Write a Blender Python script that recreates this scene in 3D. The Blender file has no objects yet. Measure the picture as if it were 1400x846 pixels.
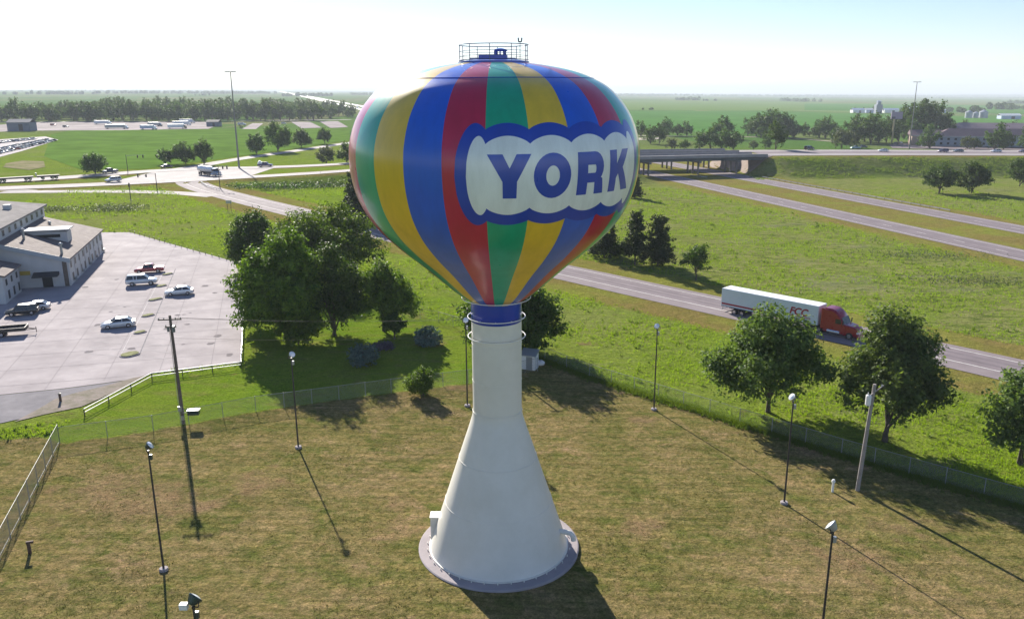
import bpy, bmesh, math, random
import numpy as np
from mathutils import Vector, Matrix

# ------------------------------------------------------------------ camera, sky, sun, exposure
S = bpy.context.scene
COL = S.collection
F, YH, H = 1110.0, 124.5, 34.0           # focal length (px of a 1400 px frame), horizon row, camera height
PITCH = math.atan((423 - YH) / F)
ROLL = math.radians(-0.3)
K = 0.0138                                # the plain falls gently to the right
RM = np.array((Matrix.Rotation(math.pi / 2 - PITCH, 3, 'X') @ Matrix.Rotation(ROLL, 3, 'Z')))
cam = bpy.data.objects.new('camera', bpy.data.cameras.new('camera'))
COL.objects.link(cam)
cam.matrix_world = Matrix.Translation((0, 0, H)) @ Matrix(RM.tolist()).to_4x4()
cam.data.sensor_width = 36.0
cam.data.lens = 36.0 * F / 1400.0
cam.data.clip_start = 0.5
cam.data.clip_end = 120000
S.camera = cam

SUN_EL, SUN_AZ = math.radians(25.6), math.radians(-24.0)   # azimuth from +Y, clockwise positive
W = bpy.data.worlds.new('World')
S.world = W
W.use_nodes = True
nt = W.node_tree
bg = nt.nodes['Background']
sky = nt.nodes.new('ShaderNodeTexSky')
sky.sky_type = 'NISHITA'
sky.sun_disc = False
sky.sun_elevation = SUN_EL
sky.sun_rotation = SUN_AZ
sky.altitude = 500
sky.air_density = 1.0
sky.dust_density = 0.15
sky.ozone_density = 3.2
tcw = nt.nodes.new('ShaderNodeTexCoord')
spw = nt.nodes.new('ShaderNodeSeparateXYZ')
mxw = nt.nodes.new('ShaderNodeMath'); mxw.operation = 'MAXIMUM'; mxw.inputs[1].default_value = 0.03
cbw = nt.nodes.new('ShaderNodeCombineXYZ')
nt.links.new(tcw.outputs['Generated'], spw.inputs[0])
nt.links.new(spw.outputs['Z'], mxw.inputs[0])
nt.links.new(spw.outputs['X'], cbw.inputs['X'])
nt.links.new(spw.outputs['Y'], cbw.inputs['Y'])
nt.links.new(mxw.outputs[0], cbw.inputs['Z'])
nt.links.new(cbw.outputs[0], sky.inputs['Vector'])
tint = nt.nodes.new('ShaderNodeMix'); tint.data_type = 'RGBA'; tint.blend_type = 'MULTIPLY'; tint.inputs[0].default_value = 1.0
tint.inputs[7].default_value = (1.03, 0.975, 1.06, 1)
nt.links.new(sky.outputs[0], tint.inputs[6])
nt.links.new(tint.outputs[2], bg.inputs['Color'])
bg.inputs['Strength'].default_value = 0.064
sun = bpy.data.objects.new('sun', bpy.data.lights.new('sun', 'SUN'))
COL.objects.link(sun)
sun.data.energy = 5.0
sun.data.angle = math.radians(0.55)
sun.data.color = (1.0, 0.93, 0.82)
sd = Vector((math.sin(SUN_AZ) * math.cos(SUN_EL), math.cos(SUN_AZ) * math.cos(SUN_EL), math.sin(SUN_EL)))
sun.rotation_euler = sd.to_track_quat('Z', 'Y').to_euler()
S.view_settings.view_transform = 'Standard'
S.view_settings.look = 'None'
S.view_settings.gamma = 1.0
S.view_settings.use_curve_mapping = False
S.view_settings.exposure = 1.15
HAZE = 0.00012
HAZE_COL = (0.84, 0.92, 1.0, 1)
S.render.engine = 'CYCLES'
S.cycles.max_bounces = 6
S.cycles.diffuse_bounces = 2
S.cycles.glossy_bounces = 2
S.cycles.transmission_bounces = 3
S.cycles.transparent_max_bounces = 12
S.cycles.volume_bounces = 0
S.cycles.use_denoising = True
S.cycles.use_fast_gi = False

# ------------------------------------------------------------------ small helpers
def sm(a, b, x):
    t = np.clip((np.asarray(x, float) - a) / (b - a), 0, 1)
    return t * t * (3 - 2 * t)

def ray(px, py):
    return RM @ np.array([(px - 700) / F, -(py - 423) / F, -1.0])

def polyd(pts, X, Y):
    """distance of points to a polyline"""
    X = np.asarray(X, float); Y = np.asarray(Y, float)
    d = np.full(np.broadcast(X, Y).shape, 1e9)
    for (ax, ay), (bx, by) in zip(pts[:-1], pts[1:]):
        vx, vy = bx - ax, by - ay
        t = np.clip(((X - ax) * vx + (Y - ay) * vy) / (vx * vx + vy * vy + 1e-9), 0, 1)
        d = np.minimum(d, np.hypot(X - ax - t * vx, Y - ay - t * vy))
    return d

def inpoly(pts, X, Y):
    X = np.asarray(X, float); Y = np.asarray(Y, float)
    r = np.zeros(np.broadcast(X, Y).shape, bool)
    n = len(pts)
    for i in range(n):
        x1, y1 = pts[i]; x2, y2 = pts[(i + 1) % n]
        c = ((y1 > Y) != (y2 > Y)) & (X < (x2 - x1) * (Y - y1) / (y2 - y1 + 1e-12) + x1)
        r ^= c
    return r

def crom(pts, n=10):
    pts = np.asarray(pts, float)
    Q = np.vstack([2 * pts[0] - pts[1], pts, 2 * pts[-1] - pts[-2]])
    out = []
    for i in range(1, len(Q) - 2):
        p0, p1, p2, p3 = Q[i - 1:i + 3]
        t0, t1, t2 = [max(1e-6, np.linalg.norm(b - a)) ** .5 for a, b in ((p0, p1), (p1, p2), (p2, p3))]
        m1 = (p2 - p1) + t1 * ((p1 - p0) / t0 - (p2 - p0) / (t0 + t1))
        m2 = (p2 - p1) + t1 * ((p3 - p2) / t2 - (p3 - p1) / (t1 + t2))
        for k in range(n):
            t = k / n
            out.append((2*t**3-3*t*t+1)*p1 + (t**3-2*t*t+t)*m1 + (-2*t**3+3*t*t)*p2 + (t**3-t*t)*m2)
    out.append(pts[-1])
    return np.array(out)

# ------------------------------------------------------------------ terrain
B_PTS = [(-420, 150), (-250, 241), (-175, 279), (-155, 289), (-131, 304), (-112, 315), (-90, 320), (-64, 322), (0, 332), (54, 347), (109, 366), (170, 376), (238, 382), (420, 400), (700, 430)]
A_PTS = [(-420, 165), (-250, 250), (-188, 300), (-173, 314), (-162, 328), (-147, 346), (-130, 357), (-112, 361), (-72, 360), (0, 364), (57, 375), (108, 390), (150, 398), (200, 403), (254, 407), (420, 424), (700, 455)]
Bc, Ac = crom(B_PTS, 8), crom(A_PTS, 8)
I_C = np.array([80.0, 343.0]); I_D = np.array([-0.278, 0.961])

def yB(X): return np.interp(X, Bc[:, 0], Bc[:, 1])
def yA(X): return np.interp(X, Ac[:, 0], Ac[:, 1])
def hroad(X): return 0.35 + 7.15 * sm(-125, 15, X) - 5.0 * sm(300, 620, X)
def plain(X): return -K * 8000.0 * np.tanh(np.asarray(X, float) / 8000.0)
def deck_z(X): return plain(X) + hroad(X)
def iq(X, Y): return (np.asarray(X, float) - I_C[0]) * I_D[1] - (np.asarray(Y, float) - I_C[1]) * I_D[0]

def G(X, Y):
    X = np.asarray(X, float); Y = np.asarray(Y, float)
    h = hroad(X)
    d = np.maximum(np.maximum(yB(X) - 8.5 - Y, Y - yA(X) - 8.5), 0) / 1.05
    w = np.clip(1 - d / (3.0 * h), 0, 1)
    w = w * w * (3 - 2 * w) * 0.4 + w * 0.6
    w = w * sm(25, 38, np.abs(iq(X, Y))) * (1 - sm(560, 700, np.abs(X)))
    far = sm(1500, 5000, np.hypot(X, Y))
    und = 2.0 * np.sin(X / 800.0 + 1) * np.sin(Y / 1100.0)
    return plain(X) + h * w - 0.10 * (w > 0.97) + far * und

def P(px, py):
    """where the sight line of a photo pixel meets the terrain"""
    d = ray(px, py)
    t = np.geomspace(15, 60000, 900)
    below = (H + d[2] * t) < G(d[0] * t, d[1] * t)
    if not below.any():
        return np.array([d[0], d[1], 0]) * 20000
    i = int(np.argmax(below)); a, b = t[i - 1], t[i]
    for _ in range(40):
        m = (a + b) / 2
        if H + d[2] * m < G(d[0] * m, d[1] * m): b = m
        else: a = m
    return np.array([d[0] * b, d[1] * b, float(G(d[0] * b, d[1] * b))])

def P2(px, py): return tuple(P(px, py)[:2])

def atz(px, py, z):
    d = ray(px, py); t = (z - H) / d[2]
    return np.array([d[0] * t, d[1] * t, z])

# ------------------------------------------------------------------ materials
MATS = {}
def mat(name, col, rough=0.6, metal=0.0, var=0.0, vscale=1.0, bump=0.0, bscale=20.0, coat=0.0, spec=0.5, trans=0.0, col2=None, crough=.08, stretch=None):
    if name in MATS: return MATS[name]
    m = bpy.data.materials.new(name); m.use_nodes = True
    t = m.node_tree; b = t.nodes['Principled BSDF']
    b.inputs['Base Color'].default_value = (*col, 1)
    b.inputs['Roughness'].default_value = rough
    b.inputs['Metallic'].default_value = metal
    b.inputs['Coat Weight'].default_value = coat
    b.inputs['Coat Roughness'].default_value = crough
    b.inputs['Specular IOR Level'].default_value = spec
    if var > 0 or bump > 0:
        tc = t.nodes.new('ShaderNodeTexCoord')
    if var > 0:
        n = t.nodes.new('ShaderNodeTexNoise'); n.inputs['Scale'].default_value = vscale; n.inputs['Detail'].default_value = 5
        n.inputs['Roughness'].default_value = 0.65
        if stretch:
            mp = t.nodes.new('ShaderNodeMapping'); mp.inputs['Scale'].default_value = stretch
            t.links.new(tc.outputs['Object'], mp.inputs['Vector']); t.links.new(mp.outputs[0], n.inputs['Vector'])
        else: t.links.new(tc.outputs['Object'], n.inputs['Vector'])
        r = t.nodes.new('ShaderNodeMapRange'); r.inputs[1].default_value = 0.3; r.inputs[2].default_value = 0.7
        t.links.new(n.outputs['Fac'], r.inputs[0])
        mx = t.nodes.new('ShaderNodeMix'); mx.data_type = 'RGBA'
        c2 = col2 if col2 else tuple(c * (1 - var) for c in col)
        c1 = col if col2 else tuple(min(1, c * (1 + var)) for c in col)
        mx.inputs[6].default_value = (*c1, 1); mx.inputs[7].default_value = (*c2, 1)
        t.links.new(r.outputs[0], mx.inputs[0]); t.links.new(mx.outputs[2], b.inputs['Base Color'])
        r2 = t.nodes.new('ShaderNodeMapRange'); r2.inputs[3].default_value = max(0.02, rough - 0.08); r2.inputs[4].default_value = min(1, rough + 0.1)
        t.links.new(n.outputs['Fac'], r2.inputs[0]); t.links.new(r2.outputs[0], b.inputs['Roughness'])
    if bump > 0:
        n2 = t.nodes.new('ShaderNodeTexNoise'); n2.inputs['Scale'].default_value = bscale; n2.inputs['Detail'].default_value = 4
        t.links.new(tc.outputs['Object'], n2.inputs['Vector'])
        bp = t.nodes.new('ShaderNodeBump'); bp.inputs['Strength'].default_value = bump; bp.inputs['Distance'].default_value = 0.1
        t.links.new(n2.outputs['Fac'], bp.inputs['Height']); t.links.new(bp.outputs[0], b.inputs['Normal'])
    if trans > 0:
        b.inputs['Transmission Weight'].default_value = trans
    MATS[name] = m
    return m

def foliage(name, dark, light, transl=0.35):
    if name in MATS: return MATS[name]
    m = bpy.data.materials.new(name); m.use_nodes = True
    t = m.node_tree; b = t.nodes['Principled BSDF']; out = t.nodes['Material Output']
    at = t.nodes.new('ShaderNodeAttribute'); at.attribute_name = 'tint'
    mx = t.nodes.new('ShaderNodeMix'); mx.data_type = 'RGBA'
    mx.inputs[6].default_value = (*dark, 1); mx.inputs[7].default_value = (*light, 1)
    t.links.new(at.outputs['Fac'], mx.inputs[0])
    oi = t.nodes.new('ShaderNodeObjectInfo')
    hv = t.nodes.new('ShaderNodeHueSaturation')
    mr = t.nodes.new('ShaderNodeMapRange'); mr.inputs[3].default_value = 0.86; mr.inputs[4].default_value = 1.14
    t.links.new(oi.outputs['Random'], mr.inputs[0]); t.links.new(mr.outputs[0], hv.inputs['Value'])
    mr3 = t.nodes.new('ShaderNodeMapRange'); mr3.inputs[3].default_value = 0.488; mr3.inputs[4].default_value = 0.504
    t.links.new(oi.outputs['Random'], mr3.inputs[0]); t.links.new(mr3.outputs[0], hv.inputs['Hue'])
    t.links.new(mx.outputs[2], hv.inputs['Color'])
    t.links.new(hv.outputs[0], b.inputs['Base Color'])
    b.inputs['Roughness'].default_value = 0.6
    b.inputs['Specular IOR Level'].default_value = 0.12
    tr = t.nodes.new('ShaderNodeBsdfTranslucent')
    g = t.nodes.new('ShaderNodeMix'); g.data_type = 'RGBA'; g.blend_type = 'MULTIPLY'; g.inputs[0].default_value = 1.0
    g.inputs[7].default_value = (1.5, 1.6, 0.5, 1)
    t.links.new(hv.outputs[0], g.inputs[6]); t.links.new(g.outputs[2], tr.inputs['Color'])
    ms = t.nodes.new('ShaderNodeMixShader'); ms.inputs[0].default_value = transl
    t.links.new(b.outputs[0], ms.inputs[1]); t.links.new(tr.outputs[0], ms.inputs[2])
    t.links.new(ms.outputs[0], out.inputs['Surface'])
    MATS[name] = m
    return m

# ------------------------------------------------------------------ mesh builder
class MB:
    def __init__(s): s.v = []; s.f = []; s.mi = []
    def add(s, vs, fs, mi=0):
        o = len(s.v); s.v += [tuple(map(float, q)) for q in vs]
        for q in fs: s.f.append(tuple(i + o for i in q)); s.mi.append(mi)
        return s
    def box(s, c, d, rot=0.0, mi=0, taper=(1, 1)):
        x, y, z = [q / 2 for q in d]; cs, sn = math.cos(rot), math.sin(rot); vs = []
        for k in (-1, 1):
            tx, ty = taper if k == 1 else (1, 1)
            for i, j in ((-1, -1), (1, -1), (1, 1), (-1, 1)):
                a, b = i * x * tx, j * y * ty
                vs.append((c[0] + a * cs - b * sn, c[1] + a * sn + b * cs, c[2] + k * z))
        return s.add(vs, [(3, 2, 1, 0), (4, 5, 6, 7), (0, 1, 5, 4), (1, 2, 6, 5), (2, 3, 7, 6), (3, 0, 4, 7)], mi)
    def tube(s, pts, rad, n=8, mi=0, cap=True):
        pts = [Vector(q) for q in pts]
        if not hasattr(rad, '__len__'): rad = [rad] * len(pts)
        vs = []; fs = []
        for i, q in enumerate(pts):
            d = (pts[min(i + 1, len(pts) - 1)] - pts[max(i - 1, 0)]).normalized()
            u = d.orthogonal().normalized() if i == 0 else (u - d * u.dot(d)).normalized()
            w = d.cross(u)
            for k in range(n):
                a = 2 * math.pi * k / n
                vs.append(q + (u * math.cos(a) + w * math.sin(a)) * rad[i])
        for i in range(len(pts) - 1):
            for k in range(n):
                a, b = i * n + k, i * n + (k + 1) % n
                fs.append((a, b, b + n, a + n))
        if cap:
            fs.append(tuple(range(n - 1, -1, -1))); fs.append(tuple(range((len(pts) - 1) * n, len(pts) * n)))
        return s.add(vs, fs, mi)
    def lathe(s, prof, n=24, c=(0, 0, 0), mi=0):
        vs = []; fs = []
        for r, z in prof:
            for k in range(n):
                a = 2 * math.pi * k / n
                vs.append((c[0] + r * math.cos(a), c[1] + r * math.sin(a), c[2] + z))
        for i in range(len(prof) - 1):
            for k in range(n):
                a, b = i * n + k, i * n + (k + 1) % n
                fs.append((a, b, b + n, a + n))
        return s.add(vs, fs, mi)
    def torus(s, c, R, r, n=40, m=8, mi=0):
        vs = []; fs = []
        for i in range(n):
            a = 2 * math.pi * i / n
            for j in range(m):
                b = 2 * math.pi * j / m; q = R + r * math.cos(b)
                vs.append((c[0] + q * math.cos(a), c[1] + q * math.sin(a), c[2] + r * math.sin(b)))
        for i in range(n):
            for j in range(m):
                a, b = i * m, ((i + 1) % n) * m; j2 = (j + 1) % m
                fs.append((a + j, b + j, b + j2, a + j2))
        return s.add(vs, fs, mi)
    def loft(s, rings, mi=0, cap=True):
        n = len(rings[0]); vs = [q for r in rings for q in r]; fs = []
        for i in range(len(rings) - 1):
            for k in range(n):
                a, b = i * n + k, i * n + (k + 1) % n
                fs.append((a, b, b + n, a + n))
        if cap:
            fs.append(tuple(range(n - 1, -1, -1))); fs.append(tuple(range((len(rings) - 1) * n, len(rings) * n)))
        return s.add(vs, fs, mi)
    def prism(s, poly, z0, z1, mi=0):
        n = len(poly)
        return s.loft([[(x, y, z0) for x, y in poly], [(x, y, z1) for x, y in poly]], mi)
    def build(s, name, m=None, parent=None, smooth=False, bevel=0.0, fix=True):
        me = bpy.data.meshes.new(name); me.from_pydata(s.v, [], s.f)
        for q in (m if isinstance(m, (list, tuple)) else [m]):
            if q: me.materials.append(q)
        me.polygons.foreach_set('material_index', s.mi)
        if fix:
            bm = bmesh.new(); bm.from_mesh(me)
            bmesh.ops.recalc_face_normals(bm, faces=bm.faces)
            bm.to_mesh(me); bm.free()
        if smooth:
            me.polygons.foreach_set('use_smooth', [True] * len(me.polygons))
            try: me.set_sharp_from_angle(angle=math.radians(smooth if smooth is not True else 40))
            except Exception: pass
        o = bpy.data.objects.new(name, me); COL.objects.link(o)
        if bevel > 0:
            b = o.modifiers.new('bevel', 'BEVEL'); b.width = bevel; b.segments = 2; b.limit_method = 'ANGLE'
        if parent: o.parent = parent
        return o

def tag(o, label=None, cat=None, group=None, kind=None):
    if label: o['label'] = label
    if cat: o['category'] = cat
    if group: o['group'] = group
    if kind: o['kind'] = kind
    return o

def thing(name, label, cat, loc=(0, 0, 0), rz=0.0, group=None):
    o = bpy.data.objects.new(name, None); COL.objects.link(o)
    o.location = tuple(float(q) for q in loc); o.rotation_euler = (0, 0, rz)
    o.empty_display_size = 0.2
    return tag(o, label, cat, group)

def dup(o, parent=None):
    c = o.copy(); COL.objects.link(c)
    if parent: c.parent = parent
    for ch in o.children: dup(ch, c)
    return c

def mesh_np(name, V, Fq, m, parent=None, tint=None):
    """many same-sized faces from arrays"""
    me = bpy.data.meshes.new(name); n, k = Fq.shape
    me.vertices.add(len(V)); me.vertices.foreach_set('co', np.asarray(V, np.float32).ravel())
    me.loops.add(n * k); me.loops.foreach_set('vertex_index', np.asarray(Fq, np.int32).ravel())
    me.polygons.add(n); me.polygons.foreach_set('loop_start', np.arange(0, n * k, k, dtype=np.int32))
    me.update(calc_edges=True); me.validate()
    if tint is not None:
        a = me.attributes.new('tint', 'FLOAT', 'FACE'); a.data.foreach_set('value', np.asarray(tint, np.float32))
    if m: me.materials.append(m)
    o = bpy.data.objects.new(name, me); COL.objects.link(o)
    if parent: o.parent = parent
    return o
# ------------------------------------------------------------------ ground sheet with zones
def ext(a, b, d):
    a, b = np.array(a), np.array(b); u = (b - a) / np.linalg.norm(b - a); return tuple(b + u * d)

FL0, FL1 = P2(0, 765), P2(82, 606)
FR = [P2(82, 606), P2(210, 589), P2(350, 562), P2(535, 537), P2(640, 524), P2(700, 514), P2(760, 500)]
FE = [P2(745, 492), P2(806, 516), P2(970, 566), P2(1150, 622), P2(1400, 694)]
FE.append(ext(FE[-2], FE[-1], 22))
LAWN = [(-90, 10), (-75, 70), P2(-40, 603), P2(60, 597)] + FR[:-1] + FE + [(95, 10)]
LAWN_CORE = [ext(FL1, FL0, 30)] + FR[:-1] + FE + [(95, 10)]
PARK = FR[::-1] + [P2(60, 597), P2(112, 566), P2(208, 516), P2(333, 500), P2(336, 430), P2(420, 405), P2(545, 428), P2(600, 440), P2(680, 462)]
RAMP = crom([(140, 6), (92, 64), (74, 86.8), (65.3, 97.3), (57.5, 105.8), (46, 117.2), (35, 128.8), (23, 141.2), (11.3, 153.5), (-7, 172), (-26, 191.2), (-61.5, 231.5), (-86.5, 260.3), (-107.5, 286), (-119, 304), (-124, 318)], 8)
ICN, ICF = [I_C + I_D * s for s in (-330, 4000)], [I_C + I_D * s for s in (-330, 4000)]
IPERP = np.array([I_D[1], -I_D[0]])
def iline(off): return [tuple(I_C + I_D * s + IPERP * off) for s in (-340, 60, 4200, 15000)]
IN_NEAR, IN_FAR = iline(-15.2), iline(15.2)

def grid_axis(fine, mid, a, b, step_f, step_m, lo, hi, g=1.16):
    v = list(np.arange(fine[0], fine[1], step_f))
    x = fine[1]
    while x < mid[1]: v.append(x); x += step_m
    s = step_m
    while x < hi: v.append(x); s *= g; x += s
    v.append(hi)
    x = fine[0] - step_m
    while x > mid[0]: v.append(x); x -= step_m
    s = step_m
    while x > lo: v.append(x); s *= g; x -= s
    v.append(lo)
    return np.array(sorted(set(v)))

gx = grid_axis((-75, 80), (-260, 320), 0, 0, 0.65, 2.5, -20000, 20000)
gy = grid_axis((18, 125), (10, 470), 0, 0, 0.65, 2.5, -300, 26000)
GXX, GYY = np.meshgrid(gx, gy)
GZ = G(GXX, GYY)
nx, ny = len(gx), len(gy)
idx = np.arange(nx * ny).reshape(ny, nx)
quads = np.stack([idx[:-1, :-1], idx[:-1, 1:], idx[1:, 1:], idx[1:, :-1]], -1).reshape(-1, 4)

def blur(a, it=1):
    for _ in range(it):
        a = np.pad(a, 1, mode='edge')
        a = (a[1:-1, 1:-1] * 2 + a[:-2, 1:-1] + a[2:, 1:-1] + a[1:-1, :-2] + a[1:-1, 2:]) / 6
    return a

m_lawn = blur(inpoly(LAWN, GXX, GYY).astype(float), 2)
m_park = blur(inpoly(PARK, GXX, GYY).astype(float), 2)
dR = polyd([tuple(q) for q in RAMP], GXX, GYY)
m_verge = 1 - sm(11.5, 14.5, dR)
qI = np.abs(iq(GXX, GYY))
m_verge = np.maximum(m_verge, (1 - sm(25, 34, qI)) * 0.95)
dAB = np.minimum(polyd([tuple(q) for q in Bc], GXX, GYY), polyd([tuple(q) for q in Ac], GXX, GYY))
m_verge = np.maximum(m_verge, 1 - sm(8, 13, dAB))
m_far = sm(420, 620, GYY + 0.25 * GXX)
dirt_spots = [(P2(640, 530), 1.6), (P2(620, 529), 1.8), (P2(560, 715), 2.0), (P2(540, 725), 2.2), (P2(520, 735), 1.6), (P2(262, 690), 1.5),
              (P2(590, 470), 2.2), (P2(565, 430), 3.0), (P2(205, 680), 5.0), (P2(130, 670), 5.5), (P2(285, 690), 2.5), (P2(345, 660), 3.5), (P2(800, 470), 1.5), (P2(880, 720), 2.5), (P2(1160, 760), 3.5),
              (P2(1230, 720), 3.0), (P2(545, 690), 2.0), (P2(1100, 620), 2.0), (P2(880, 575), 2.2), (P2(820, 560), 1.8)]
m_dirt = np.zeros_like(GXX)
for (dx, dy), r in dirt_spots:
    m_dirt = np.maximum(m_dirt, 0.60 * np.exp(-((GXX - dx) ** 2 + ((GYY - dy) / 0.8) ** 2) / (r * r)))

ground = mesh_np('ground', np.stack([GXX, GYY, GZ], -1).reshape(-1, 3), quads, None)
rq = np.array([tuple(q) for q in RAMP]); m_rough = np.where(GYY > np.interp(GXX, rq[::-1, 0], rq[::-1, 1]), 1.0, 0.0) * sm(0, 25, GXX) * (1 - sm(330, 420, GYY))
for nm, a in (('rough', m_rough), ('lawn', m_lawn), ('park', m_park), ('verge', m_verge), ('farland', m_far), ('dirt', m_dirt)):
    at = ground.data.attributes.new(nm, 'FLOAT', 'POINT'); at.data.foreach_set('value', a.ravel().astype(np.float32))
ground.data.polygons.foreach_set('use_smooth', [True] * len(ground.data.polygons))
tag(ground, kind='structure')

def ground_material():
    m = bpy.data.materials.new('ground_grass'); m.use_nodes = True
    t = m.node_tree; b = t.nodes['Principled BSDF']; L = t.links.new; N = t.nodes.new
    tc = N('ShaderNodeTexCoord')
    def noise(scale, detail=5, rough=0.6, stretch=None, dist=0.0):
        n = N('ShaderNodeTexNoise'); n.inputs['Scale'].default_value = scale; n.inputs['Detail'].default_value = detail
        n.inputs['Roughness'].default_value = rough; n.inputs['Distortion'].default_value = dist
        if stretch:
            mp = N('ShaderNodeMapping'); mp.inputs['Scale'].default_value = stretch[:3]
            mp.inputs['Rotation'].default_value = (0, 0, stretch[3] if len(stretch) > 3 else 0)
            L(tc.outputs['Object'], mp.inputs['Vector']); L(mp.outputs[0], n.inputs['Vector'])
        else: L(tc.outputs['Object'], n.inputs['Vector'])
        return n.outputs['Fac']
    def rng(s, a, c, lo=0.0, hi=1.0):
        r = N('ShaderNodeMapRange'); r.inputs[1].default_value = a; r.inputs[2].default_value = c; r.inputs[3].default_value = lo; r.inputs[4].default_value = hi
        L(s, r.inputs[0]); return r.outputs[0]
    def mix(f, c1, c2):
        x = N('ShaderNodeMix'); x.data_type = 'RGBA'
        for s, i in ((c1, 6), (c2, 7)):
            if isinstance(s, tuple): x.inputs[i].default_value = (*s, 1)
            else: L(s, x.inputs[i])
        if isinstance(f, (int, float)): x.inputs[0].default_value = f
        else: L(f, x.inputs[0])
        return x.outputs[2]
    def mul(c, fac):
        x = N('ShaderNodeMix'); x.data_type = 'RGBA'; x.blend_type = 'MULTIPLY'; x.inputs[0].default_value = 1
        L(c, x.inputs[6]); L(fac, x.inputs[7]); return x.outputs[2]
    def math2(op, a, c):
        x = N('ShaderNodeMath'); x.operation = op
        for s, i in ((a, 0), (c, 1)):
            if isinstance(s, (int, float)): x.inputs[i].default_value = s
            else: L(s, x.inputs[i])
        return x.outputs[0]
    def attr(nm):
        a = N('ShaderNodeAttribute'); a.attribute_name = nm; return a.outputs['Fac']
    fine = noise(3.5, 6, 0.75)
    mid = noise(0.45, 6, 0.7)
    big = noise(0.06, 5, 0.6, dist=0.6)
    huge = noise(0.012, 4, 0.6)
    streak = noise(0.35, 5, 0.65, (0.35, 1.6, 1, 0.35))
    # rough meadow
    mead = mix(rng(big, 0.35, 0.65), MEAD_A, MEAD_B)
    mead = mix(rng(mid, 0.45, 0.72, 0, 0.75), mead, MEAD_C)
    mead = mix(rng(streak, 0.56, 0.72, 0, 0.6), mead, MEAD_D)
    mead = mix(rng(huge, 0.48, 0.62, 0, 0.6), mead, MEAD_E)
    mead = mix(rng(noise(0.035, 6, 0.75, (0.7, 1.3, 1, 0.5), 1.5), 0.58, 0.68, 0, 0.6), mead, MEAD_F)
    mead = mix(rng(noise(0.9, 6, 0.8), 0.5, 0.7, 0, 0.55), mead, MEAD_C)
    # mown verge
    ver = mix(rng(mid, 0.35, 0.65), VERGE_A, VERGE_B)
    ver = mix(rng(big, 0.4, 0.65, 0, 0.6), ver, MEAD_B)
    # dry lawn
    lw = mix(rng(big, 0.36, 0.62), LAWN_A, LAWN_B)
    lw = mix(rng(noise(0.22, 6, 0.72, dist=0.4), 0.47, 0.60, 0, 0.9), lw, LAWN_C)
    lw = mix(rng(noise(0.16, 6, 0.75, dist=1.0), 0.56, 0.68, 0, 0.75), lw, LAWN_D)
    stripe = N('ShaderNodeTexWave'); stripe.inputs['Scale'].default_value = 0.16; stripe.inputs['Distortion'].default_value = 3.0
    stripe.inputs['Detail'].default_value = 3; stripe.inputs['Detail Scale'].default_value = 1.5
    mpw = N('ShaderNodeMapping'); mpw.inputs['Rotation'].default_value = (0, 0, 1.95); L(tc.outputs['Object'], mpw.inputs['Vector']); L(mpw.outputs[0], stripe.inputs['Vector'])
    lw = mix(rng(stripe.outputs['Fac'], 0.2, 0.9, 0, 0.38), lw, LAWN_E)
    mow = noise(1.0, 4, 0.6, (0.12, 2.2, 1, 0.42))
    lw = mul(lw, mix(rng(mow, 0.36, 0.64), (0.8, 0.82, 0.78), (1.18, 1.15, 1.16)))
    lw = mul(lw, mix(rng(noise(1.6, 6, 0.8), 0.36, 0.64), (0.68, 0.76, 0.62), (1.24, 1.16, 1.22)))
    park = mix(rng(big, 0.35, 0.65), PARK_A, PARK_B)
    park = mix(rng(streak, 0.5, 0.7, 0, 0.5), park, LAWN_A)
    dirt = mix(rng(mid, 0.3, 0.7), DIRT_A, DIRT_B)
    # distant farmland parcels
    vo = N('ShaderNodeTexVoronoi'); vo.distance = 'CHEBYCHEV'; vo.inputs['Randomness'].default_value = 0.75; vo.inputs['Scale'].default_value = 1.0
    mp = N('ShaderNodeMapping'); mp.inputs['Scale'].default_value = (1 / 520, 1 / 800, 1); mp.inputs['Rotation'].default_value = (0, 0, 0.12)
    L(tc.outputs['Object'], mp.inputs['Vector']); L(mp.outputs[0], vo.inputs['Vector'])
    sp = N('ShaderNodeSeparateColor'); L(vo.outputs['Color'], sp.inputs[0])
    fld = mix(rng(sp.outputs[0], 0.1, 0.9), FIELD_A, FIELD_B)
    fld = mix(rng(sp.outputs[1], 0.7, 0.75, 0, 0.75), fld, FIELD_C)
    fld = mix(rng(sp.outputs[2], 0.78, 0.8, 0, 0.7), fld, FIELD_D)
    fld = mix(rng(noise(0.01, 5, 0.7, (1, 0.3, 1, 0.1)), 0.35, 0.7, 0, 0.35), fld, FIELD_B)
    jit = math2('MULTIPLY', math2('SUBTRACT', mid, 0.5), 1.0)
    def edge(nm, w=0.25, j=1.0):
        return rng(math2('ADD', attr(nm), math2('MULTIPLY', jit, j)), 0.5 - w, 0.5 + w)
    rgh = mix(rng(streak, 0.4, 0.62), (0.19, 0.228, 0.055), (0.245, 0.25, 0.10))
    rgh = mix(rng(noise(0.5, 6, 0.75, (0.6, 1.5, 1, 0.4)), 0.47, 0.62, 0, 0.95), rgh, (0.085, 0.125, 0.025))
    rgh = mix(rng(noise(0.05, 6, 0.7, (0.5, 1.3, 1, 0.3), 1.0), 0.55, 0.66, 0, 0.7), rgh, (0.20, 0.205, 0.13))
    rgh = mix(rng(big, 0.5, 0.66, 0, 0.7), rgh, MEAD_A)
    mead = mix(attr('rough'), mead, rgh)
    c = mix(edge('verge', 0.3), mead, ver)
    c = mix(edge('park', 0.2, 0.5), c, park)
    c = mix(edge('lawn', 0.2, 0.6), c, lw)
    c = mix(math2('MULTIPLY', edge('dirt', 0.3, 2.6), 0.8), c, dirt)
    c = mix(attr('farland'), c, fld)
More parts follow.
